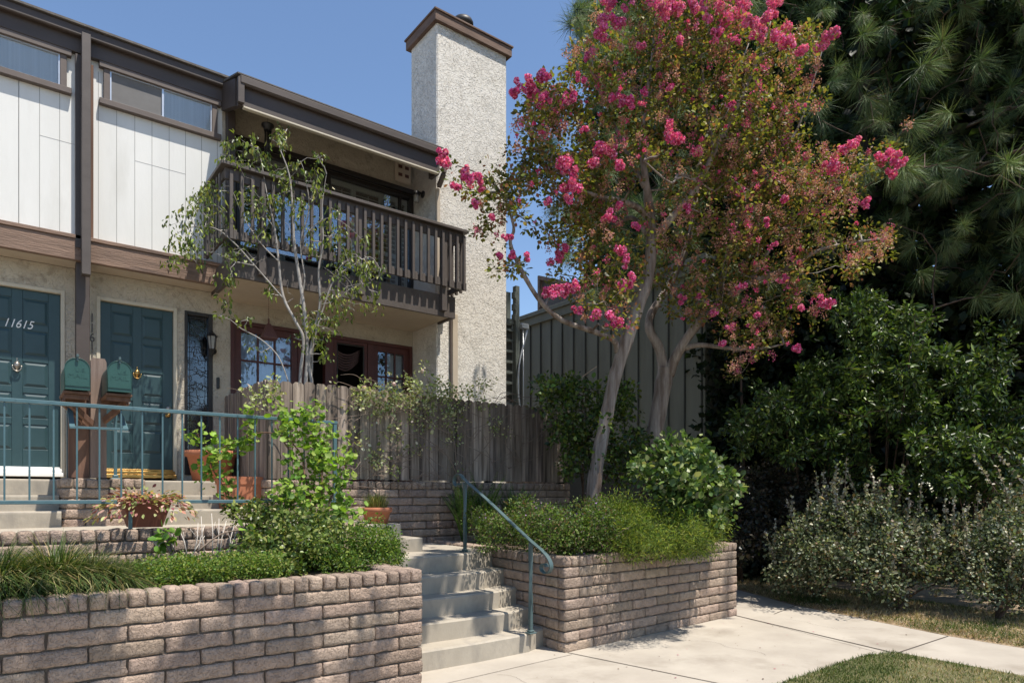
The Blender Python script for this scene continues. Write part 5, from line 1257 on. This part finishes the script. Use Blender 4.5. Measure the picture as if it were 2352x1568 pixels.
# shrub behind the fence and trunk
PV = [(.045, .085, .018), (.085, .14, .022), (.12, .15, .025), (.028, .05, .014)]
shrub('green_shrub', 'loose green shrub between the fence end and the leaning trunk',
      [(1240, 900, 34, .8, 9.1), (1290, 920, 40, .8, 9.1), (1330, 900, 36, 1, 9.3), (1310, 980, 50, 1, 9.2), (1400, 930, 40, .9, 9.5), (1430, 900, 30, .8, 9.5), (1360, 1000, 55, 1, 9.4), (1440, 980, 45, .9, 9.6), (1330, 1060, 45, 1, 9.3), (1420, 1060, 50, 1, 9.5), (1470, 1030, 36, .8, 9.6), (1300, 880, 20, .8, 9.2)],
      230, (9.4, .25), LEAF6, 30, .14, .055, PV, None, (6.9, 7.25, .85), 51, wsc=1.3)
CA = [(.085, .145, .035), (.15, .21, .055), (.045, .085, .022), (.32, .35, .15)]
shrub('camellia_bush', 'rounded camellia bush with large glossy leaves at the right end of the planter',
      [(1500, 1080, 40, 1, 7.6), (1560, 1060, 50, 1.2, 7.5), (1620, 1090, 45, 1, 7.6), (1640, 1140, 45, 1, 7.5), (1580, 1130, 55, 1, 7.4), (1520, 1120, 45, 1, 7.5), (1600, 1190, 45, .8, 7.4), (1490, 1040, 22, .8, 7.6), (1660, 1110, 24, .8, 7.5), (1640, 1200, 30, .6, 7.4), (1682, 1120, 14, 1, 7.5), (1600, 1040, 22, .8, 7.6), (1540, 1025, 18, .8, 7.6)],
      135, (7.5, .25), OVAL, 30, .12, .060, CA, [.36, .24, .28, .12], (6.15, 5.9, .85), 52, wsc=1.15, up=.2)

# ================================================================ PLANTER GROUND COVER
t = thing('asparagus_fern', 'feathery yellow-green foliage plant spilling along the front of the raised planter', 'plant', (5.6, 5.5, .86))
r = np.random.default_rng(61)
C = discs([(1390, 1180, 30, .9, 7.4), (1440, 1190, 50, 1, 7.2), (1500, 1190, 50, 1, 7.2), (1560, 1220, 45, 1, 7.0), (1610, 1230, 40, 1, 7.0), (1460, 1230, 50, 1, 6.9), (1530, 1245, 30, 1, 6.7), (1645, 1200, 24, .8, 7.2), (1420, 1150, 40, .8, 7.4)], 330, (7, .2), r)
C[:, 2] = .93 + np.maximum(C[:, 2] - .93, 0) * .8
YG = [(.18, .24, .035), (.11, .17, .028), (.27, .30, .05), (.05, .085, .018)]
foliage('fronds', [cluster_leaves(LANCE, C, 110, .14, .038, YG, None, up=.3, r=r, wsc=.55, outward=.8)], MT['leaf'], t)
t = thing('low_ground_cover', 'dark fine-leaved ground cover with tiny mauve flowers in the planter beside the stair handrail', 'plant', (4.9, 6.0, .86))
C = discs([(1130, 1215, 40, 1, 7.2), (1190, 1215, 45, 1, 7.2), (1240, 1215, 45, 1, 7.0), (1290, 1220, 45, 1.2, 6.8), (1330, 1235, 45, 1.2, 6.7), (1390, 1225, 40, 1.2, 6.8), (1350, 1205, 50, 1.4, 7.0), (1280, 1245, 30, 1, 6.7), (1370, 1200, 45, .8, 7.0), (1200, 1190, 40, .8, 7.5), (1100, 1200, 30, .8, 7.5)], 300, (7, .2), r)
C[:, 2] = np.maximum(C[:, 2], .92)
foliage('foliage', [cluster_leaves(LEAF4, C, 75, .12, .028, [(.09, .145, .03), (.14, .20, .04), (.05, .08, .02), (.16, .11, .055)], [.35, .25, .28, .12], up=.35, r=r)], MT['leaf'], t)
fl = C[r.choice(len(C), 90)] + r.normal(0, .05, (90, 3)) + np.array([0, 0, .09])
foliage('flowers', [inst(PETAL, fl, rdir(90, r), rdir(90, r, .2), .014, pick([(.40, .22, .50)], 90, r))], MT['petal'], t, kind='stuff')
mb = MB(); CR2 = C[r.choice(len(C), 120)]
for c in CR2: mb.tube([Vector(c) + Vector(r.normal(0, .05, 3)) - Vector((0, 0, .08)), Vector(c) + Vector(r.normal(0, .06, 3))], [.003, .0015], 4, False)
part('stems', mb, MT['vine'], t, kind='stuff')

def sword_fern(c, n, L, label, seed):
    r = np.random.default_rng(seed); t = thing('fern', label, 'fern', c, 'upright ferns in the raised planter'); mb = MB(); LV = []
    for k in range(n):
        a = r.uniform(0, 6.28); ln = L * r.uniform(.6, 1.1); lean = r.uniform(.15, .6)
        pts = np.array([[c[0] + math.cos(a) * lean * ln * s ** 1.6, c[1] + math.sin(a) * lean * ln * s ** 1.6, c[2] + ln * (s - .22 * lean * s * s)] for s in np.linspace(0, 1, 14)])
        mb.tube([Vector(p) for p in pts], list(np.linspace(.003, .001, 14)), 4, False)
        s = np.linspace(.08, 1, 46); P = np.column_stack([np.interp(s, np.linspace(0, 1, 14), pts[:, j]) for j in range(3)])
        tg = unit(np.gradient(P, axis=0)); sd = unit(np.cross(tg, [math.cos(a), math.sin(a), .2])); wd = .055 * np.sin(np.pi * np.clip(s, .02, .98)) ** .6 * (1 - .3 * s) + .008
        for sg in (-1, 1):
            LV.append(inst(LANCE, P, sd * sg + tg * .35, np.cross(sd, tg), wd, pick([(.06, .13, .02), (.10, .18, .03), (.04, .085, .016)], 46, r), 1.1))
    part('stalks', mb, MT['vine'], t); foliage('fronds', LV, MT['leaf'], t)
sword_fern((4.74, 7.2, .86), 40, .85, 'bright upright fern at the left end of the planter beside the handrail post', 71)
sword_fern((5.08, 7.25, .86), 26, .95, 'tall fern in the shade behind the handrail', 72)
sword_fern((5.6, 7.25, .86), 24, .80, 'shaded fern against the block wall right of the handrail', 73)

# ================================================================ CLIMBING ROSE ON THE FENCE
t = thing('climbing_rose', 'climbing rose with pale young leaves and bare tangled stems over the board fence', 'climbing plant', (4.9, 7.5, .9))
r = np.random.default_rng(81); mb = MB(); LB = []
def vine(pts, v=7.55, r0=.006, r1=.002):
    P = smooth([atv(x, y, v + dv) for x, y, dv in pts], 5); mb.tube(P, list(np.linspace(r0, r1, len(P))), 5); LB.append(P)
vine([(1060, 1160, 0), (1050, 1080, 0), (1040, 1000, 0), (1010, 940, -.02), (985, 880, 0), (975, 850, .08)], r0=.010)
vine([(1070, 1150, 0), (1030, 1050, -.03), (960, 1000, -.03), (880, 990, -.03), (800, 975, -.04)], r0=.008)
vine([(1040, 1000, 0), (960, 960, -.05), (880, 920, -.05), (790, 880, -.04), (770, 885, -.03), (748, 930, -.03)], r0=.007)
vine([(1000, 935, 0), (920, 945, -.05), (850, 950, -.05), (770, 960, -.03), (700, 960, -.02)], r0=.006)
vine([(1060, 1090, 0), (1120, 1020, -.02), (1160, 960, -.02), (1200, 920, 0), (1240, 900, .05)], r0=.007)
vine([(1050, 1120, 0), (1000, 1090, -.05), (900, 1060, -.05), (840, 1010, -.03)], r0=.005)
vine([(660, 1000, -.03), (640, 960, -.04), (600, 940, -.1), (555, 900, -.2), (520, 890, -.3)], r0=.005)
vine([(1000, 900, .02), (1060, 900, .05), (1110, 880, .05), (1140, 905, .05)], r0=.004)
for k in range(80):
    x0 = r.uniform(820, 1290); y0 = r.uniform(900, 1130); a = r.uniform(-.9, .9) + (0 if r.uniform() < .5 else math.pi); L = r.uniform(40, 150)
    pts = [(x0 + L * s * math.cos(a), y0 - L * s * math.sin(a) * .8 - 30 * math.sin(s * 3) * r.uniform(-.5, 1), -r.uniform(0, .09)) for s in (0, .33, .66, 1)]
    vine(pts, r0=.005, r1=.002)
RL = [(.32, .36, .15), (.44, .46, .26), (.17, .21, .07), (.58, .56, .38)]
CRR = [(840, 900, 26, 1, 7.9), (870, 920, 30, 1), (900, 915, 30, 1), (940, 905, 34, 1.2), (975, 870, 34, .8), (880, 960, 40, .25), (950, 1000, 50, .25), (1150, 960, 50, .2), (1010, 930, 40, .5), (1070, 930, 40, .3), (990, 900, 30, 1), (1020, 890, 26, 1), (960, 935, 30, 1), (1050, 900, 30, .7), (1100, 900, 30, .5), (890, 880, 16, .8), (815, 920, 22, 1), (870, 1050, 20, 1), (905, 1075, 14, 1), (820, 1010, 22, 1), (1040, 960, 24, .6), (1045, 1010, 16, 1), (1060, 1060, 14, 1), (620, 900, 20, 1), (570, 900, 18, 1), (590, 930, 14, .8), (640, 880, 14, 1), (760, 880, 10, .6), (1130, 890, 20, .6), (770, 985, 20, .6)]
cr = discs([(a, b, c, d, 0) for a, b, c, d, *_ in CRR], 10, (0, 0), r)
pts = []
w = np.array([c[2] ** 2 * c[3] for c in CRR], float); w /= w.sum()
for i in r.choice(len(CRR), 250, p=w):
    c = CRR[i]; a = r.uniform(0, 6.28); q_ = math.sqrt(r.uniform()) * c[2]; pts.append(list(atv(c[0] + q_ * math.cos(a), c[1] + q_ * math.sin(a), 7.50 + r.normal(0, .04))))
cr = np.array(pts)
grow(mb, LB, cr, .003, .0012, .02, 4, r); part('stems', mb, MT['vine'], t)
foliage('foliage', [cluster_leaves(LEAF6, cr, 11, .09, .038, RL, None, up=.35, r=r, wsc=1.3)], MT['leaf'], t)
Lr = []
for (x, y) in ((970, 852), (905, 882), (836, 890)):
    p = np.array(atv(x, y, 7.5)); n = 26; o = rdir(n, r); Lr.append(inst(PETAL, p + o * .018, rdir(n, r), o, .026, pick([(.72, .55, .56), (.8, .68, .68)], n, r)))
foliage('flowers', Lr, MT['petal'], t, kind='stuff')

# ================================================================ FRONT BED
def grass_clump(name, label, c, rad, n, L, w, cols, wts, seed, cat='grass clump', z0=None, arch=1.0):
    r = np.random.default_rng(seed); t = thing(name, label, cat, c)
    a = r.uniform(0, 6.283, n); q = np.sqrt(r.uniform(0, 1, n)); bx_ = c[0] + rad[0] * q * np.cos(a); by = c[1] + rad[1] * q * np.sin(a)
    ln = L * r.uniform(.6, 1.15, n); dr = a + r.normal(0, .6, n); out = (.35 + .9 * q) * r.uniform(.6, 1.2, n) * arch
    S = np.linspace(0, 1, 6); V = np.zeros((n, 6, 2, 3))
    side = np.column_stack([-np.sin(dr), np.cos(dr), np.zeros(n)])
    for i, s in enumerate(S):
        h = ln * (s - .62 * out * s ** 2.1); o = ln * out * .62 * s ** 1.5
        P = np.column_stack([bx_ + o * np.cos(dr), by + o * np.sin(dr), c[2] + h]); wd = (w * (1 - s ** 2.2) + .0006)
        V[:, i, 0] = P - side * wd; V[:, i, 1] = P + side * wd
    F = []; 
    for i in range(5): F += [(2 * i, 2 * i + 1, 2 * i + 3), (2 * i, 2 * i + 3, 2 * i + 2)]
    F = np.array(F)[None] + (np.arange(n) * 12)[:, None, None]
    C = np.repeat(pick(cols, n, r, wts), 12, axis=0)
    o = npmesh('blades', V.reshape(-1, 3), F.reshape(-1, 3), MT['grass'], t, C); return t
LG = [(.055, .095, .022), (.09, .13, .03), (.03, .055, .015), (.34, .30, .15), (.17, .15, .05)]
for i, (x, rd, n) in enumerate(((-.02, .24, 2600), (.30, .24, 2500), (-.40, .24, 1600), (.50, .16, 1300), (.60, .09, 400))):
    grass_clump('grass_clump', ['arching dark green grass clump at the left end of the front bed', 'arching grass clump second from the left edge, tan blades hanging over the block wall', 'arching grass clump cut off by the left edge of the picture', 'arching grass clump fourth from the left, its blades brushing the terrace wall', 'small rightmost arching grass clump touching the clipped hedge'][i],
                (x, 5.10 + .1 * (i % 2), .85), (rd, .20), n, .49 if i < 3 else .38, .0027, LG, [.28, .22, .22, .14, .14], 90 + i, arch=1.3)['group'] = 'arching grass clumps in the front bed'

def bush(name, label, pts, T, per, rad, size, cols, wts, seed, cat='shrub', mat='leaf', up=.35, wsc=1., base=None, stemm='vine', nst=60, group=None, droop=0.):
    r = np.random.default_rng(seed); base = base or tuple(np.append(pts[:, :2].mean(0), pts[:, 2].min() - .05)); t = thing(name, label, cat, base, group)
    mb = MB(); b = Vector(base); LL = []
    for k in range(7):
        e = Vector(pts[r.integers(len(pts))]); q = Vector((b.x + (e.x - b.x) * .3, b.y + (e.y - b.y) * .3, b.z)); P = smooth([q, q.lerp(e, .5) + Vector((0, 0, .05)), e], 3); mb.tube(P, list(np.linspace(.009, .003, len(P))), 5); LL.append(P)
    grow(mb, LL, pts[:nst], .004, .0015, .03, 4, r); part('stems', mb, MT[stemm], t)
    foliage('foliage', [cluster_leaves(T, pts, per, rad, size, cols, wts, up=up, r=r, wsc=wsc, droop=droop)], MT[mat], t); return t
r = np.random.default_rng(101)
HG = [(.11, .185, .030), (.17, .25, .045), (.06, .11, .022), (.24, .27, .06)]
pts = np.column_stack([r.uniform(.72, 1.68, 190), r.uniform(4.92, 5.5, 190), np.zeros(190)]); pts[:, 2] = .90 + r.uniform(0, .10, 190)
bush('clipped_hedge', 'low clipped hedge of tiny bright leaves on the front wall, between grass clumps and azalea', pts, LEAF4, 85, .085, .020, HG, None, 102, cat='hedge', wsc=1.1)
pts = discs([(800, 1270, 60, 1, 5.9), (850, 1265, 60, 1, 6.0), (890, 1250, 34, 1, 6.1), (900, 1290, 26, 1, 6.0), (760, 1290, 50, .8, 5.7), (840, 1300, 40, .8, 5.7), (870, 1220, 30, .8, 6.1)], 190, (6, .16), r); pts[:, 2] = np.maximum(pts[:, 2], .9)
bush('box_bush', 'dense small-leaved box bush at the corner beside the front steps', pts, LEAF4, 80, .085, .022, [(.09, .165, .028), (.14, .23, .04), (.05, .095, .018), (.20, .24, .05)], None, 103, wsc=1.1)
pts = discs([(560, 1180, 36, 1, 6.15), (620, 1190, 50, 1, 6.1), (680, 1180, 45, 1, 6.1), (640, 1240, 65, 1, 5.8), (700, 1260, 60, 1, 5.6), (600, 1280, 60, .8, 5.5), (660, 1310, 40, .8, 5.3), (530, 1160, 18, 1, 6.2), (740, 1220, 45, .9, 5.8), (720, 1190, 30, .8, 5.9)], 250, (5.8, .17), r); pts[:, 2] = np.maximum(pts[:, 2], .9)
bush('azalea', 'azalea bush with small olive-green leaf rosettes in the middle of the front bed', pts, LEAF6, 30, .075, .038, [(.10, .155, .032), (.17, .22, .05), (.055, .09, .022), (.26, .28, .09)], None, 104, wsc=1.15, mat='leafgloss')
# dry twigs and young shoot
t = thing('bare_twigs', 'bleached bare twigs sticking up above the clipped hedge', 'dead plant', (1.72, 5.75, .86)); mb = MB()
for (x0, y0, x1, y1) in ((455, 1262, 470, 1205), (470, 1265, 462, 1185), (488, 1262, 486, 1178), (505, 1262, 520, 1195), (530, 1262, 538, 1205), (380, 1262, 350, 1240), (430, 1265, 410, 1210), (445, 1262, 455, 1200), (520, 1265, 545, 1220), (498, 1262, 503, 1190), (400, 1265, 395, 1225), (440, 1265, 470, 1230)):
    A = atv(x0, y0 + 10, 5.72); B_ = atv(x1, y1, 5.78); m_ = A.lerp(B_, .5) + Vector((r.normal(0, .01), 0, 0)); mb.tube([A, m_, B_], [.0045, .0038, .0022], 5)
    B2 = m_ + (B_ - m_) * .4; mb.tube([m_, B2 + Vector((r.normal(0, .03), 0, .03))], [.0025, .0012], 4)
part('twig', mb, MT['twig'], t)
pts = np.array([list(atv(x, y, 5.7)) for x, y in ((375, 1215), (368, 1222), (382, 1240), (365, 1250), (372, 1235), (390, 1255), (400, 1228), (560, 1215))])
bush('young_shrub', 'young shrub with a few broad bright leaves growing among the bare twigs', pts, OVAL, 7, .04, .065, [(.12, .24, .03), (.18, .30, .05)], None, 106, wsc=1.1)
# geranium: big bright leaves climbing through the railing, and its branch with second rosette
r = np.random.default_rng(111)
GE = [(.17, .28, .035), (.23, .35, .05), (.10, .19, .025), (.30, .40, .09)]
t = thing('geranium', 'tall leggy geranium with bright lime-green round leaves growing up through the railing', 'plant', (2.3, 6.0, .86)); mb = MB(); LB = []
def gv(pts, r0=.010, r1=.003):
    P = smooth([atv(x, y, v) for x, y, v in pts], 5); mb.tube(P, list(np.linspace(r0, r1, len(P))), 6); LB.append(P)
gv([(720, 1200, 5.9), (700, 1120, 5.95), (680, 1060, 6.05), (650, 1010, 6.15), (636, 970, 6.2), (650, 945, 6.2)], .012)
gv([(735, 1180, 5.9), (740, 1080, 5.95), (735, 1000, 6.1), (720, 950, 6.15)], .010)
gv([(740, 1190, 5.9), (775, 1110, 5.95), (800, 1050, 6.0)], .009)
gv([(720, 1180, 5.9), (700, 1090, 6.0), (690, 1040, 6.1), (645, 1000, 6.2), (590, 995, 6.35), (530, 1020, 6.45), (490, 1040, 6.5)], .010)
gv([(760, 1200, 5.9), (790, 1170, 5.9), (830, 1160, 5.9)], .008)
gv([(690, 1200, 5.9), (650, 1160, 5.95), (630, 1130, 6.0)], .008)
gv([(525, 1020, 6.45), (480, 1040, 6.5), (460, 1010, 6.5), (450, 985, 6.5)], .006)
gv([(480, 1045, 6.5), (490, 1080, 6.5), (515, 1120, 6.5), (520, 1150, 6.5)], .006)
gv([(600, 995, 6.35), (575, 980, 6.4), (570, 940, 6.4)], .005)
gc = []
for (x, y, rd, n, v) in ((640, 950, 22, 7, 6.15), (680, 950, 24, 8, 6.15), (720, 950, 26, 9, 6.1), (700, 990, 45, 20, 6.1), (740, 1020, 45, 22, 6.05), (700, 1050, 50, 24, 6.05), (750, 1070, 45, 22, 6.0), (790, 1040, 28, 9, 6.0), (790, 1080, 24, 7, 5.95), (720, 1110, 50, 20, 5.95), (640, 1140, 30, 9, 5.95), (690, 1150, 36, 12, 5.95), (760, 1150, 40, 16, 5.9), (800, 1190, 36, 12, 5.85), (830, 1220, 20, 4, 5.85), (760, 1200, 40, 13, 5.85), (660, 990, 25, 8, 6.15), (670, 1110, 24, 6, 6.0), (790, 1120, 20, 5, 5.9),
                         (455, 1000, 16, 5, 6.5), (485, 1020, 20, 7, 6.5), (520, 1030, 18, 6, 6.5), (545, 1020, 16, 5, 6.45), (470, 1060, 18, 6, 6.5), (500, 1060, 18, 5, 6.5), (475, 1100, 18, 6, 6.5), (515, 1110, 14, 4, 6.5), (575, 950, 14, 5, 6.4), (570, 985, 14, 4, 6.4), (585, 1010, 14, 4, 6.4), (560, 1010, 10, 2, 6.4)):
    for k in range(n):
        a = r.uniform(0, 6.28); q_ = math.sqrt(r.uniform()) * rd; gc.append(list(atv(x + q_ * math.cos(a), y + q_ * math.sin(a), v + r.normal(0, .09))))
gc = np.array(gc); grow(mb, LB, gc, .0035, .0016, .02, 4, r); part('stems', mb, MT['redwood'], t)
n = len(gc) * 5; P = np.repeat(gc, 5, axis=0) + r.normal(0, .036, (n, 3)); d = rdir(n, r) + np.array([0, -.4, -.2])
nm = unit(r.normal(0, .5, (n, 3)) + np.array([0, -.5, .9]))
foliage('foliage', [inst(GERA, P, d, nm, .054 * r.uniform(.55, 1.3, n), pick(GE, n, r, jit=.12))], MT['leaf'], t)
tag(t, None, None)
# succulent in the wall planter
t = thing('succulent', 'drooping succulent with pink and pale green segments in the dark planter on the terrace wall', 'plant', (.99, 6.45, 1.42))
r = np.random.default_rng(121); n = 230; a = r.uniform(0, 6.28, n); q_ = np.sqrt(r.uniform(0, 1, n)) * .16
P0 = np.column_stack([.995 + q_ * np.cos(a), 6.43 + q_ * np.sin(a), np.full(n, 1.42)]); Ls = []
for s in range(4):
    out = .055 * s; P = P0 + np.column_stack([np.cos(a) * out * (1 + q_ * 3), np.sin(a) * out * (1 + q_ * 3), .05 * s - .028 * s ** 2 * (q_ / .16) ** 1.5 - .003 * s * s]) + r.normal(0, .008, (n, 3))
    d = np.column_stack([np.cos(a), np.sin(a), .7 - .55 * s * (q_ / .16)]) + r.normal(0, .25, (n, 3))
    Ls.append(inst(LEAF6, P, d, unit(r.normal(0, .4, (n, 3)) + [0, 0, 1]), .055, pick([(.50, .26, .20), (.42, .40, .18), (.22, .26, .10), (.55, .36, .30), (.25, .08, .10)], n, r), .85))
foliage('foliage', Ls, MT['leaf'], t)
pts = np.array([[.995 + .19 + .1 * s, 6.5, 1.5 + .05 * math.sin(3 * s)] for s in np.linspace(0, 1, 14)]); 
grass_clump('potted_herb', 'wispy yellow-green herb in the small bright pot beside the steps', (3.24, 6.62, 1.30), (.11, .11), 420, .24, .0022, [(.24, .26, .06), (.16, .20, .05), (.30, .26, .10)], None, 131, cat='plant', arch=.45)

# ================================================================ LAWN GRASS
def turf_blades(name, label, poly, n, L, w, seed, parent=None, dryf=.5):
    r = np.random.default_rng(seed); P = []
    xs = [p[0] for p in poly]; ys = [p[1] for p in poly]; pl = np.array(poly)
    def inside(q):
        c = np.zeros(len(q), bool); j = len(pl) - 1
        for i in range(len(pl)):
            m = ((pl[i, 1] > q[:, 1]) != (pl[j, 1] > q[:, 1])); xi = (pl[j, 0] - pl[i, 0]) * (q[:, 1] - pl[i, 1]) / (pl[j, 1] - pl[i, 1] + 1e-12) + pl[i, 0]
            c ^= m & (q[:, 0] < xi); j = i
        return c
    q = np.column_stack([r.uniform(min(xs), max(xs), n * 3), r.uniform(min(ys), max(ys), n * 3)]); q = q[inside(q)][:n]; n = len(q)
    f = np.array([noise.noise(Vector((a * .9, b * .9, seed))) + .5 * noise.noise(Vector((a * 3.1, b * 3.1, seed))) for a, b in q])
    keep = r.uniform(size=n) < np.clip(.75 - f * .6, .15, 1); q = q[keep]; f = f[keep]; n = len(q)
    pos = np.column_stack([q, np.full(n, .004)]); d = unit(r.normal(0, .55, (n, 3)) + np.array([0, 0, .8])); d[:, 2] = np.abs(d[:, 2])
    green = pick([(.075, .115, .022), (.12, .155, .035), (.05, .08, .018)], n, r); dry = pick([(.42, .33, .18), (.32, .23, .12), (.50, .41, .26)], n, r)
    m = (r.uniform(size=n) < np.clip(dryf + f * 1.4, .06, .95))[:, None]; col = np.where(m, dry, green)
    V, F, C = inst(BLADE, pos, d, rdir(n, r), L * r.uniform(.5, 1.3, n), col, w)
    o = npmesh(name, V, F, MT['grass'], None, C); o['kind'] = 'stuff'; o['label'] = label; o['category'] = 'grass'
turf_blades('grass', 'short patchy lawn grass in the bottom right corner', [(4.3, 1.2), (6.66, 1.2), (6.67, 2.3), (6.70, 2.84), (6.33, 2.93), (5.64, 2.93), (4.96, 2.90), (4.3, 2.9)], 42000, .038, .14, 141, dryf=.16)
turf_blades('grass', 'thin dry grass of the verge between path and silvery bushes', [(7.93, .8), (7.93, 2.14), (7.99, 2.81), (8.38, 4.15), (8.57, 4.84), (9.32, 6.29), (9.9, 7.4), (11.2, 7.0), (10.4, 4.6), (9.9, 2.0), (9.7, .8)], 46000, .045, .13, 142, dryf=.72)
# fallen leaves on the paving and the verge
r = np.random.default_rng(151); n = 90; q = np.column_stack([r.uniform(3.4, 8.6, n), r.uniform(3.0, 5.0, n), np.full(n, .006)])
o = foliage('fallen_leaves', [inst(LEAF6, q, rdir(n, r) * [1, 1, .05], np.tile([0, 0, 1.], (n, 1)), .020 * r.uniform(.4, 1.3, n), pick([(.10, .04, .03), (.16, .08, .05), (.45, .10, .20)], n, r), 1.2)], MT['leaf'], None, kind='stuff', label='small brown fallen leaves scattered on the concrete'); o['category'] = 'leaves'
n = 1500; s = r.uniform(0, 1, n); E_ = np.array([(7.93, 1.5), (7.95, 2.14), (8.01, 2.81), (8.40, 4.15), (8.59, 4.84), (9.34, 6.29)]); k = np.linspace(0, 1, len(E_))
q = np.column_stack([np.interp(s, k, E_[:, 0]) + np.abs(r.normal(0, .25, n)) + .02, np.interp(s, k, E_[:, 1]), np.full(n, .012)])
o = foliage('leaf_litter', [inst(LEAF6, q, rdir(n, r) * [1, 1, .2], unit(r.normal(0, .3, (n, 3)) + [0, 0, 1.]), .03, pick([(.22, .13, .08), (.34, .22, .14), (.12, .07, .045)], n, r), 1.1)], MT['leaf'], None, kind='stuff', label='brown leaf litter along the edge of the verge'); o['category'] = 'leaves'

# ================================================================ STREET TREE BEHIND THE VIEWER (its crown hangs above the picture and throws the soft shade on the front wall)
t = thing('street_tree', 'leafy tree standing on the lawn just outside the picture, shading the front block wall', 'tree', (4.2, -.6, 0))
r = np.random.default_rng(161); mb = MB(); b = Vector((4.2, -.6, 0)); LB = []
T = [b + Vector((-.15 * z * .3, .1 * z * .4, z)) for z in np.linspace(0, 4.6, 9)]; mb.tube(T, list(np.linspace(.16, .10, 9)), 12); LB.append(T)
sc = []
for (cx_, cy_, cz_, rd, n) in [(tx + h * .15, ty - h * .37, tz + h, rd, n) for tx, ty, tz, h, rd, n in ((.35, 4.6, .25, 5.0, .12, 7), (.95, 4.6, .2, 5.1, .14, 8), (1.6, 4.6, .25, 5.1, .12, 7), (.1, 4.6, .6, 5.0, .08, 4), (1.3, 4.6, .6, 5.0, .05, 2), (2.2, 4.6, .25, 5.2, .06, 2),
    (3.3, 5.6, .6, 5.6, .25, 13), (3.7, 5.4, .45, 5.6, .22, 11), (3.0, 5.45, .4, 5.7, .25, 11), (3.6, 5.9, .75, 6.0, .22, 10), (3.9, 6.3, .87, 6.4, .22, 9), (3.3, 6.9, .87, 6.8, .35, 14), (4.2, 7.4, 1.3, 7.4, .35, 9), (5.0, 7.5, 1.5, 7.6, .4, 12), (5.9, 7.5, 1.6, 7.6, .4, 12),
    
    (3.6, 7.6, 2.0, 7.2, .15, 4), (4.3, 7.6, 2.3, 7.4, .16, 5), (4.8, 7.6, 1.9, 7.6, .2, 6), (5.4, 7.6, 2.2, 7.8, .2, 6), (6.0, 7.6, 2.5, 7.8, .2, 6), (6.6, 7.6, 2.0, 8.0, .2, 6), (4.0, 7.6, 1.4, 7.6, .12, 3))] + [(3.8, .6, 6.4, 1.0, 60), (2.6, -.4, 6.4, 1.0, 50), (4.6, -.8, 6.6, 1.2, 60)]:
    d = rdir(n, r) * r.uniform(.1, 1, (n, 1)) ** .5 * rd; sc.append(np.array([cx_, cy_, cz_]) + d)
sc = np.vstack(sc); grow(mb, LB, sc, .028, .004, .03, 6, r); part('trunk', mb, MT['bark_dark'], t)
sm = np.array([(tx + h * .15, ty - h * .37, tz + h) for tx, ty, tz, h in ((4.55, 4.75, .75, 6.0), (4.62, 4.75, .15, 6.1), (5.15, 4.78, .45, 6.2), (5.20, 4.78, -.1, 6.3), (5.75, 4.8, .8, 6.6), (6.2, 4.8, .4, 6.8), (6.28, 4.8, .0, 6.9), (6.62, 4.83, .7, 7.2), (7.05, 4.9, .5, 7.8), (7.0, 4.9, .05, 7.7), (5.5, 4.5, .0, 6.5))])
foliage('crown', [cluster_leaves(LEAF6, sm, 34, .085, .060, PV, None, r=r, wsc=1.4), cluster_leaves(LEAF6, sc, 44, .15, .075, PV, None, r=r, wsc=1.4)], MT['leaf'], t)
